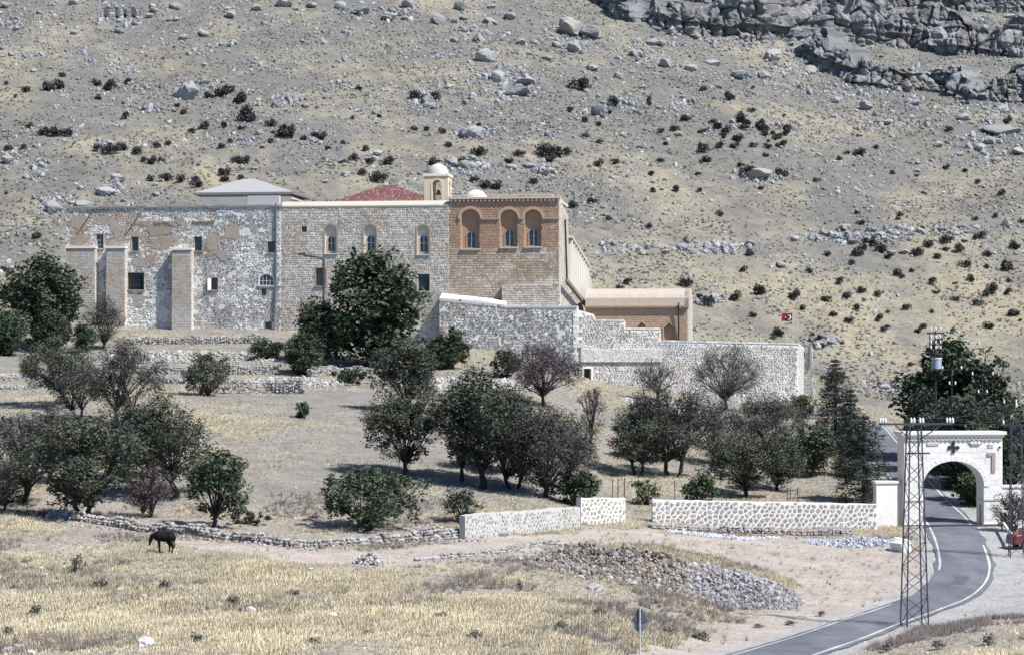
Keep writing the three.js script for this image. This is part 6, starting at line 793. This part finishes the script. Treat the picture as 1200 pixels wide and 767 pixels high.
pile('strip of pale bluish crushed stone along the garden wall foot', 'crushed_stone', 'gravel', 846, 629, 4.6, 1.0, 0.12, 900, 0.16, 74, R => vary([0.52, 0.54, 0.58], R, 0.25));
pile('bank of bluish crushed stone beside the gateway side wall', 'crushed_stone', 'gravel', 1006, 636, 4.4, 1.6, 0.3, 1100, 0.2, 75, R => vary([0.40, 0.42, 0.47], R, 0.35));
pile('stone scree spilling below the terrace wall', 'stone_scree', 'scree', 795, 480, 7.5, 9, 0.25, 1500, 0.36, 76, R => vary([0.38, 0.375, 0.37], R, 0.35));
pile('pale scree of small stones below the retaining wall', 'stone_scree', 'scree', 560, 452, 7, 8, 0.2, 1100, 0.34, 77, R => vary([0.42, 0.40, 0.37], R, 0.35));
pile('rubble tumbling from the terrace corner under the evergreen', 'stone_scree', 'scree', 345, 448, 6, 6, 0.2, 700, 0.34, 78, R => vary([0.38, 0.37, 0.35], R, 0.35));
pile('loose stone bank below the left wing terrace', 'stone_scree', 'scree', 225, 418, 12, 7, 0.15, 1300, 0.36, 79, R => vary([0.36, 0.345, 0.32], R, 0.35));
console.log('rocks');
// ---------------------------------------------------------------- dark shrubs on the hillside
function shrubGeo(seed, n, tint = [1, 1, 1]) { const R = rng(seed), lv = new Leaves(), cl = []; const m = 4 + Math.floor(R() * 4); for (let i = 0; i < m; i++) cl.push([(R() - .5) * 0.6, 0.14 + R() * 0.24, (R() - .5) * 0.5, 0.18 + 0.15 * R()]); for (let i = 0; i < n; i++) { const c = cl[i % m], a = R() * 6.283, u = R() * 1.6 - 0.6, s = Math.sqrt(Math.max(0, 1 - u * u)), r = c[3] * (0.4 + 0.75 * R()), g = 0.6 + 0.8 * R(); lv.add(c[0] + Math.cos(a) * s * r, Math.max(0.01, c[1] + u * r), c[2] + Math.sin(a) * s * r, 0.075 * (0.7 + 0.6 * R()), 0.05, R, [0.05 * g * tint[0], 0.05 * g * tint[1], 0.045 * g * tint[2]]); } return lv.geo(); }
const shGeo = [...Array(8)].map((_, i) => shrubGeo(1500 + i, 460)), stemGeo = merge([bar([0, -0.1, 0], [0.05, 0.3, 0.03], 0.03), bar([0, -0.1, 0], [-0.2, 0.28, 0.05], 0.025), bar([0, -0.1, 0], [0.2, 0.25, -0.1], 0.025)]), stemM = M(0.06, 0.05, 0.045, 1);
const SH = [[30, 108, 12], [58, 107, 16], [70, 104, 18], [72, 90, 8], [125, 106, 18], [112, 101, 12], [115, 117, 9], [35, 150, 11], [50, 158, 16], [65, 160, 18], [77, 160, 13], [147, 139, 11], [28, 174, 8], [117, 177, 14], [130, 180, 18], [143, 176, 15], [160, 181, 14], [176, 192, 12], [168, 189, 9], [188, 190, 9], [175, 212, 10], [194, 212, 14], [213, 213, 12], [229, 213, 9], [183, 173, 9], [198, 170, 9], [223, 156, 12], [238, 152, 14], [262, 112, 18], [268, 110, 14], [278, 120, 16], [285, 120, 17], [246, 115, 13], [289, 140, 22], [297, 142, 13], [317, 148, 13], [335, 158, 20], [333, 162, 18], [282, 152, 9], [263, 149, 9], [278, 191, 14], [287, 192, 12], [259, 206, 14], [266, 204, 13], [264, 213, 12], [229, 220, 16], [370, 160, 11], [378, 163, 12], [355, 164, 9], [384, 175, 8], [270, 167, 8], [259, 174, 9], [283, 210, 8], [422, 105, 9], [486, 116, 18], [496, 120, 14], [508, 118, 16], [484, 153, 10], [500, 153, 10], [518, 156, 12], [527, 172, 11], [428, 177, 11], [454, 192, 16], [415, 189, 12], [432, 192, 13], [426, 206, 14], [444, 214, 18], [402, 169, 8], [561, 182, 16], [541, 193, 14], [609, 183, 13], [640, 182, 20], [652, 184, 20], [646, 190, 14], [665, 181, 12], [571, 220, 16], [583, 222, 16], [556, 213, 10], [678, 106, 22], [722, 124, 16], [668, 131, 12], [685, 143, 9], [702, 147, 8], [686, 162, 9], [703, 168, 8], [774, 155, 8], [790, 153, 12], [780, 170, 8], [774, 190, 9], [723, 192, 10], [702, 195, 13], [625, 215, 10], [694, 238, 13], [672, 244, 12], [764, 225, 9], [791, 224, 11], [713, 258, 9], [508, 193, 14], [857, 118, 14], [824, 106, 9], [804, 142, 13], [822, 156, 9], [842, 151, 13], [852, 156, 14], [870, 143, 14], [872, 152, 12], [890, 147, 12], [896, 153, 15], [920, 153, 13], [865, 165, 13], [843, 173, 11], [919, 171, 13], [897, 184, 8], [884, 172, 9], [822, 178, 15], [829, 190, 11], [818, 205, 8], [868, 195, 9], [878, 206, 22], [917, 207, 14], [1008, 183, 16], [992, 181, 8], [1027, 175, 8], [985, 188, 7], [1046, 204, 8], [1110, 198, 9], [1146, 215, 9], [844, 253, 9], [820, 225, 7], [1005, 251, 8], [1055, 253, 8], [1168, 255, 8], [892, 222, 7], [735, 333, 13], [727, 339, 10], [803, 335, 16], [829, 358, 16], [863, 352, 15], [892, 345, 18], [820, 350, 12], [929, 350, 15], [941, 363, 9], [968, 353, 12], [977, 370, 10], [993, 349, 14], [995, 378, 11], [915, 393, 15], [882, 371, 9], [962, 404, 20], [906, 397, 8], [1010, 294, 12], [1022, 288, 14], [1110, 284, 14], [1150, 279, 12], [1100, 303, 12], [1040, 303, 11], [985, 333, 12], [1010, 343, 11], [1052, 323, 13], [1092, 333, 12], [1130, 313, 14], [1182, 318, 16], [1192, 293, 14], [1162, 344, 16], [1120, 353, 10], [1147, 358, 12], [1062, 363, 11], [1035, 388, 9], [1003, 363, 11], [1082, 384, 10], [43, 280, 14], [12, 322, 12], [6, 318, 10], [1005, 300, 15], [1035, 296, 16], [1075, 299, 14], [1125, 296, 14], [1160, 300, 12], [872, 318, 11], [760, 268, 9], [880, 300, 10], [950, 320, 9], [1160, 385, 12], [1190, 370, 14], [1180, 345, 12], [1015, 285, 12], [1090, 290, 13], [1140, 330, 11]];
const RS = rng(4242);
function hillShrub(x, y, w) { const b = ground(x, y, 325), m = w * -b.z / FPX * 1.05, t = thing('hillside_shrub', 'small dark rounded shrub ' + slopeSpot(x, y), 'shrub', b, 'dark shrubs ' + slopeSpot(x, y)); t.scale.set(m, m * (0.85 + 0.45 * RS()), m); t.rotation.y = RS() * 6.28; part(t, 'foliage', shGeo[Math.floor(RS() * 8)], leafMat); part(t, 'stems', stemGeo, stemM); }
for (const [x, y, w] of SH) hillShrub(x, y, w);
for (let i = 0; i < 95; i++) { const k = RS(); let x, y; if (k < 0.45) { x = 940 + 260 * RS(); y = 255 + 190 * RS(); } else if (k < 0.6) { x = 820 + 100 * RS(); y = 135 + 40 * RS(); } else { x = 1200 * RS(); y = 90 + 140 * RS(); } hillShrub(x, y, 5 + 6 * RS()); }
console.log('shrubs');
// ---------------------------------------------------------------- scattered stones, grass and weeds
function scatter(name, label, category, geo, mat, items) { const im = shade(new THREE.InstancedMesh(geo, mat, items.length)), m = new THREE.Matrix4(), q = new THREE.Quaternion(), e = new THREE.Euler(), c = new THREE.Color(); items.forEach((it, i) => { m.compose(it[0], q.setFromEuler(e.set(...it[2])), it[1]); im.setMatrixAt(i, m); im.setColorAt(i, c.setRGB(...it[3])); }); im.name = name; im.userData = { kind: 'stuff', label, category }; scene.add(im); }
{
  const R = rng(99), its = [[], [], []];
  const inView = (x, D, pad = 60) => { const px = x / D * FPX + 600; return px > -pad && px < 1200 + pad; };
  for (let i = 0; i < 180000; i++) { const D = 330 + 370 * Math.pow(R(), 0.9), x = ((R() * 1.16 - 0.08) * 1200 - 600) / FPX * D, z = -D; const dn = 0.5 + 1.3 * fbm2(x / 18, z / 18, 3, 301) + 0.6 * fbm2(x / 5, z / 5, 2, 305) + 0.35 * sstep(30, 90, H0(x, z) - EYE) - 0.35 * (1 - sstep(0, 25, H0(x, z) - EYE)); if (R() > dn) continue; const w = 0.12 + 0.26 * R() + 0.9 * Math.pow(R(), 10), k = 0.45 + 0.75 * R(); its[i % 3].push([V3(x, H(x, z) + w * 0.12, z), V3(w * (1 + R() * 0.6), w * 0.75, w), [R() * 3, R() * 6, R() * 3], R() < 0.2 ? [0.27 * k, 0.245 * k, 0.215 * k] : [0.31 * k, 0.313 * k, 0.325 * k]]); }
  for (let i = 0; i < 16000; i++) { const D = 165 + 165 * R(), x = ((R() * 1.1 - 0.05) * 1200 - 600) / FPX * D, z = -D; const [zd, za] = zone(x, z); if (zd || za) continue; if (inRoadBox(x, z) && nearRoad(x, z)[0] < RW + 1.2) continue; if (R() > 0.55 + fbm2(x / 9, z / 9, 3, 311)) continue; const w = 0.07 + 0.2 * R() * R(), k = 0.7 + 0.6 * R(); its[i % 3].push([V3(x, H(x, z) + w * 0.1, z), V3(w * 1.3, w * 0.8, w), [R() * 3, R() * 6, R() * 3], [0.38 * k, 0.36 * k, 0.33 * k]]); }
  for (let i = 0; i < 9000; i++) { const D = 95 + 85 * R(), x = ((R() * 1.1 - 0.05) * 1200 - 600) / FPX * D, z = -D; const [zd, za] = zone(x, z); if (inRoadBox(x, z) && nearRoad(x, z)[0] < RW + 0.5) continue; const w = (zd || za ? 0.04 + 0.1 * R() * R() : 0.05 + 0.16 * R() * R()), k = 0.7 + 0.6 * R(); its[i % 3].push([V3(x, H(x, z) + w * 0.1, z), V3(w * 1.3, w * 0.8, w), [R() * 3, R() * 6, R() * 3], [0.45 * k, 0.42 * k, 0.39 * k]]); }
  for (const [cx, cy, rx, ry, n] of [[600, 95, 45, 26, 260], [500, 120, 30, 12, 110], [556, 155, 34, 14, 130], [545, 196, 40, 16, 170], [640, 200, 24, 12, 90], [675, 50, 60, 26, 260], [560, 40, 50, 20, 160], [440, 16, 60, 14, 160], [890, 208, 40, 10, 110], [1000, 280, 90, 9, 260], [1100, 270, 90, 8, 220], [830, 292, 70, 10, 200], [960, 402, 30, 8, 90], [830, 352, 30, 8, 80], [1030, 145, 50, 18, 170], [1160, 170, 50, 26, 200], [930, 78, 60, 16, 260], [1060, 84, 110, 10, 320], [840, 52, 80, 8, 180], [1150, 128, 70, 10, 200], [140, 22, 40, 12, 110], [30, 200, 40, 30, 110], [240, 105, 40, 20, 90], [130, 222, 30, 12, 70], [60, 240, 30, 16, 80], [1060, 455, 60, 12, 120], [730, 290, 40, 10, 110], [760, 60, 50, 20, 150], [1000, 108, 90, 10, 220], ...[...Array(70)].map(() => [1200 * R(), 4 + 170 * Math.pow(R(), 1.3), 8 + 26 * R(), 3 + 8 * R(), 14 + 40 * R()])]) for (let i = 0; i < n; i++) { const a = R() * 6.283, r = Math.sqrt(R()) * (0.5 + 0.5 * R()), v = ground(cx + Math.cos(a) * r * rx, cy + Math.sin(a) * r * ry, 325), w = 0.25 + 0.4 * R() + 1.5 * Math.pow(R(), 7), k = 0.65 + 0.65 * R(); its[i % 3].push([V3(v.x, v.y + w * 0.15, v.z), V3(w * (1 + R() * 0.7), w * 0.8, w), [R() * 3, R() * 6, R() * 3], [0.27 * k, 0.273 * k, 0.282 * k]]); }
  its.forEach((l, i) => scatter('scattered_stones' + (i ? '_00' + i : ''), 'small grey limestone stones strewn all over the slope', 'stones', pebbles[i], M(1, 1, 1, 1), l));
  console.log('stones', its.map(l => l.length));
}
function tuft(seed, n, h, w, spread) { const R = rng(seed), p = [], nn = []; for (let i = 0; i < n; i++) { const a = R() * 6.283, r = spread * R(), bx = Math.cos(a) * r, bz = Math.sin(a) * r, ln = 0.15 + 0.45 * R(), hh = h * (0.55 + 0.6 * R()), o = R() * 6.283, wx = Math.cos(o) * w, wz = Math.sin(o) * w, tx = bx + Math.cos(a) * ln * hh, tz = bz + Math.sin(a) * ln * hh; const A = V3(bx - wx, -0.03, bz - wz), B = V3(bx + wx, -0.03, bz + wz), C = V3(tx, hh, tz), gn = B.clone().sub(A).cross(C.clone().sub(A)).normalize(); if (gn.y < 0) { gn.negate(); A.copy(B); B.set(bx - wx, -0.03, bz - wz); } const sn = gn.clone().add(V3(0, 0.6, 0)).normalize(); p.push(...A, ...B, ...C); for (let k = 0; k < 3; k++) nn.push(sn.x, sn.y, sn.z); } const g = new THREE.BufferGeometry(); g.setAttribute('position', new THREE.Float32BufferAttribute(p, 3)); g.setAttribute('normal', new THREE.Float32BufferAttribute(nn, 3)); return g; }
{
  const R = rng(123), tufts = [tuft(1, 15, 0.22, 0.018, 0.24), tuft(2, 18, 0.15, 0.016, 0.28), tuft(3, 12, 0.3, 0.018, 0.2)], its = [[], [], []], gm = M(1, 1, 1, 1, { side: THREE.DoubleSide });
  const straw = (k, w) => w < 0.5 ? [0.56 * k, 0.495 * k, 0.355 * k] : w < 0.8 ? [0.46 * k, 0.415 * k, 0.325 * k] : [0.29 * k, 0.265 * k, 0.245 * k];
  const put = (x, z, s, i) => { const k = (0.75 + 0.5 * R()) * (1 + 0.35 * fbm2(x / 4, z / 6, 3, 331)); its[i].push([V3(x, H(x, z), z), V3(s, s * (0.7 + 0.6 * R()), s), [0.15 * (R() - .5), R() * 6.28, 0.15 * (R() - .5)], straw(k, R() * 0.8 + 0.9 * (0.62 - strawness(x, z)) + 0.1)]); };
  const clear = (x, z) => { if (inRoadBox(x, z) && nearRoad(x, z)[0] < RW + 1.4) return false; if (z > -205) { const [d, a] = zone(x, z); if (d || a) return R() < 0.03; } return true; };
  for (let i = 0; i < 190000; i++) { const D = 93 + 80 * Math.pow(R(), 0.85), x = ((R() * 1.08 - 0.04) * 1200 - 600) / FPX * D, z = -D; const s = strawness(x, z); if (R() > s * s * 1.25 + 0.08 || !clear(x, z)) continue; if (heapH(x, z) > 0.35 && R() < 0.85) continue; put(x, z, 0.3 + 0.35 * s + 0.75 * R() * s, i % 3); }
  for (let i = 0; i < 140000; i++) { const D = 165 + 165 * R(), x = ((R() * 1.08 - 0.04) * 1200 - 600) / FPX * D, z = -D; const s = strawness(x, z); if (R() > s * 1.1 || !clear(x, z)) continue; const q = fF.O, dx = x - q.x, dz = z - q.z, n = dx * fF.N.x + dz * fF.N.z, u = dx * fF.U.x + dz * fF.U.z; if (n < 0.8 && u < 1 && u > -74) continue; put(x, z, 0.6 + 0.7 * R() * s, i % 3); }
  for (let i = 0; i < 120000; i++) { const D = 330 + 320 * R(), x = ((R() * 1.08 - 0.04) * 1200 - 600) / FPX * D, z = -D; const s = strawness(x, z); if (R() > s * 1.1) continue; const dx = x - fF.O.x, dz = z - fF.O.z, n = dx * fF.N.x + dz * fF.N.z, u = dx * fF.U.x + dz * fF.U.z; if (n < 1 && n > -18 && u < 1 && u > -75) continue; put(x, z, 0.8 + 0.8 * R(), i % 3); }
  its.forEach((l, i) => scatter('dry_grass' + (i ? '_00' + i : ''), 'straw coloured dry grass covering meadow and slope', 'grass', tufts[i], gm, l)); console.log('grass', its.map(l => l.length));
  { const tg = tuft(9, 14, 0.34, 0.012, 0.1), l = [], q = rng(777); for (let i = 0; i < 60000 && l.length < 9000; i++) { const D = 94 + 85 * q(), x = ((q() * 1.08 - 0.04) * 1200 - 600) / FPX * D, z = -D; if (fbm2(x / 6 + z / 20, z / 9, 3, 351) < 0.1 || !clear(x, z)) continue; const k = 0.6 + 0.7 * q(); l.push([V3(x, H(x, z), z), V3(1, 0.8 + 0.5 * q(), 1), [0, q() * 6.28, 0], [0.20 * k, 0.175 * k, 0.165 * k]]); } scatter('dead_thistles', 'grey brown dead thistle stalks in the foreground meadow', 'weeds', tg, gm, l); }
  { const tg = tuft(10, 18, 0.3, 0.05, 0.22), l = [], q = rng(778); for (let i = 0; i < 45000; i++) { const D = 335 + 340 * q(), x = ((q() * 1.1 - 0.05) * 1200 - 600) / FPX * D, z = -D; if (q() > 0.45 + 1.2 * fbm2(x / 14, z / 14, 3, 361)) continue; const dx = x - fF.O.x, dz = z - fF.O.z, n = dx * fF.N.x + dz * fF.N.z, u = dx * fF.U.x + dz * fF.U.z; if (n < 1 && n > -18 && u < 1 && u > -75) continue; const k = 0.6 + 0.8 * q(); l.push([V3(x, H(x, z), z), V3(1, 0.7 + 0.7 * q(), 1), [0, q() * 6.28, 0], q() < 0.5 ? [0.10 * k, 0.09 * k, 0.07 * k] : [0.15 * k, 0.135 * k, 0.10 * k]]); } scatter('low_scrub', 'low brown scrub speckling the whole slope', 'scrub', tg, gm, l); }
  // low grey green weeds and dead thistles in the foreground
  const wd = [shrubGeo(1601, 130, [2.6, 2.7, 2.3]), shrubGeo(1602, 130, [3.2, 2.9, 2.7])], wm = new THREE.MeshStandardMaterial({ roughness: 0.9, side: THREE.DoubleSide, vertexColors: true }); const RW2 = rng(71);
  for (const [x, y, w, h] of [[88, 672, 26, 26], [115, 688, 30, 14], [270, 708, 26, 14], [12, 745, 22, 18], [230, 752, 26, 14], [345, 700, 22, 14], [515, 725, 24, 12], [780, 742, 30, 12], [826, 750, 30, 13], [924, 732, 22, 8], [962, 722, 16, 8], [700, 720, 26, 12], [660, 735, 22, 10], [890, 735, 18, 7], [370, 755, 26, 14], [560, 748, 24, 12], [610, 692, 14, 16], [40, 720, 20, 18], [190, 690, 22, 14], [430, 745, 20, 12], [1100, 760, 22, 16], [1160, 756, 24, 16], [1040, 764, 22, 14]]) { const b = ground(x, y), s = -b.z / FPX, t = thing('meadow_weed', 'low grey green weed clump growing in the dry foreground meadow', 'weed', b, 'weed clumps in the foreground'); t.scale.set(w * s, h * s * 1.6, w * s); t.rotation.y = RW2() * 6; const g = wd[RW2() < 0.5 ? 0 : 1]; part(t, 'foliage', g, leafMat); part(t, 'stems', stemGeo, stemM); }
}
{ let t = 0; scene.traverse(o => { if (o.isMesh && !o.isInstancedMesh) t += (o.geometry.index ? o.geometry.index.count : o.geometry.attributes.position.count) / 3; }); console.log('done, triangles', Math.round(t)); }
renderer.render(scene, camera);
